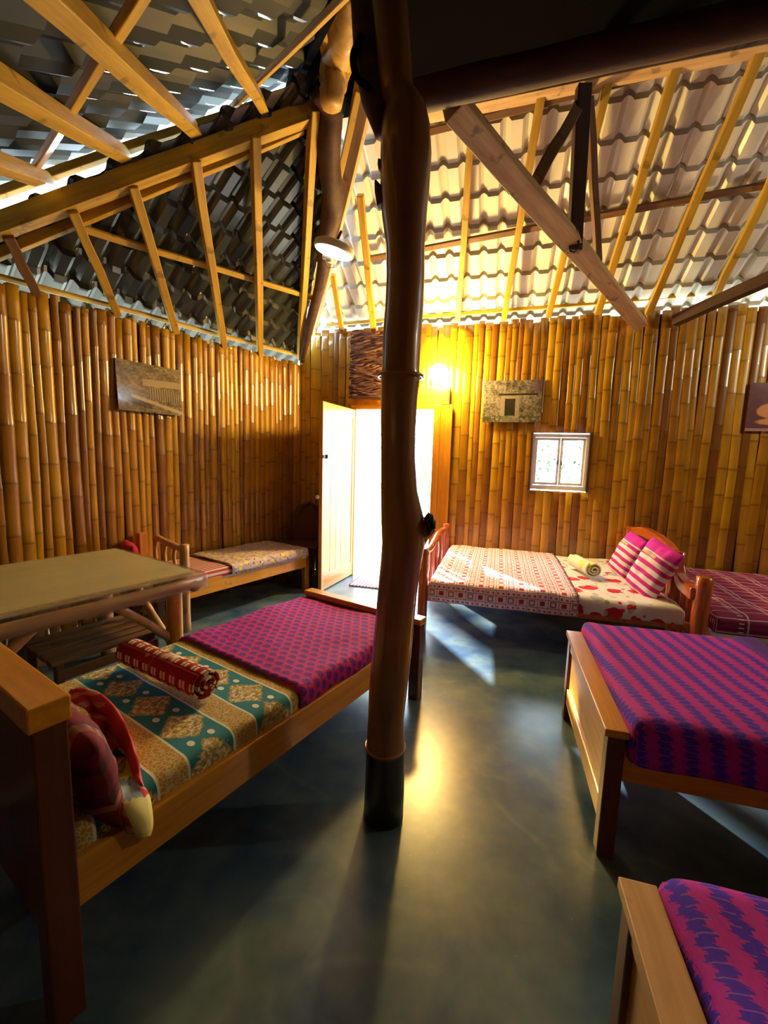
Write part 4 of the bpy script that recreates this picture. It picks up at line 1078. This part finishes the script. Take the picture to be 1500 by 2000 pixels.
# slatted crate under the table
cr = thing('slatted_crate', 'dark slatted wooden crate under the end of the pole table', 'crate', LP(2.62, 1.10), ROT_L)
for k in range(5): part(cr, 'slat', (-.02, .50, k*.085, k*.085+.065, .40, .42), 0, M_BWOOD)
for z in (.12, .22, .32):
    part(cr, 'side_slat', (0, .48, .395, .41, z, z+.055), 0, M_BWOOD); part(cr, 'side_slat', (-.012, .003, .01, .40, z, z+.055), 1, M_BWOOD)
for x in (0, .44):
    for y in (.01, .36): part(cr, 'leg', (x+.004, x+.04, y, y+.035, 0, .40), 2, M_BWOOD)

# ------------------------------------------------------------------ outside
M_STK = plain('pale_stick', (.55, .42, .25), .8); M_LEAF = plain('leaf_green', (.10, .22, .05), .6)
for i, (a0, z0, a1, z1, b) in enumerate(((-.3, 1.62, .5, -.1, -1.2), (.55, 1.55, 1.05, -.1, -1.1), (-.1, .9, .3, -.1, -1.0))):
    log('leaning_pole', [RP(a0, b, z0), RP((a0+a1)/2, b-.02, (z0+z1)/2), RP(a1, b, max(z1, -.1))], .018, M_STK, ['thin leaning pole outside the doorway on the left', 'thin leaning pole outside the doorway on the right', 'short leaning stick outside low in the doorway'][i], 'pole')
for k in range(5):
    timber('fence_slat', RP(-1.2, -2.4, 1.35+k*.22), RP(2.0, -2.4, 1.5+k*.22), .03, .05, M_STK, 'thin horizontal slat of the fence outside the doorway', 'slats of the fence outside', cat='fence')
def bush(c, r, label, seed):
    rnd = random.Random(seed); bm = BM()
    for k in range(int(1400*r*r)):
        v = Vector((rnd.gauss(0, 1), rnd.gauss(0, 1), rnd.gauss(0, 1))).normalized()*r*rnd.uniform(.55, 1); p_ = Vector(c)+Vector((v.x, v.y, v.z*.9+r*.75))
        d = Vector((rnd.uniform(-1, 1), rnd.uniform(-1, 1), rnd.uniform(-.6, .6))).normalized(); s = d.cross(Vector((0, 0, 1))).normalized()*.022; L_ = rnd.uniform(.06, .12)
        q = [bm.verts.new(p_), bm.verts.new(p_+d*L_*.5+s), bm.verts.new(p_+d*L_), bm.verts.new(p_+d*L_*.5-s)]; bm.faces.new(q)
    o = mk('bush', bm, M_LEAF); return tag(o, label, 'bush')
bush(RP(2.25, -1.5, -.2), 1.25, 'pale green bush outside the small window', 2)
bush(RP(.15, -3.6, -.45), .8, 'washed out green bush outside the doorway', 5)

# unseen tree added left of the doorway; its crown cuts off the low sun
tr = thing('sun_blocker_tree', 'unseen tree added beyond the left corner to block the low sun', 'tree', RP(-4.3, -6.4, -.11))
bm = BM(); tube(bm, [(0, 0, 0), (.1, 0, 1.6), (0, .1, 4.4)], [.26, .2, .16], 12, wob=.2); mk('trunk', bm, M_DWOOD, tr, smooth=True)
bm = BM(); bmesh.ops.create_icosphere(bm, subdivisions=4, radius=1)
for v in bm.verts:
    k = 1+.16*noise.noise(v.co*2.5)+.07*noise.noise(v.co*7); z = v.co.z*2.2*k; v.co = Vector((v.co.x*3.0*k, v.co.y*2.6*k, (z if z > 0 else z*.35)+5.1))
mk('crown', bm, M_LEAF, tr)
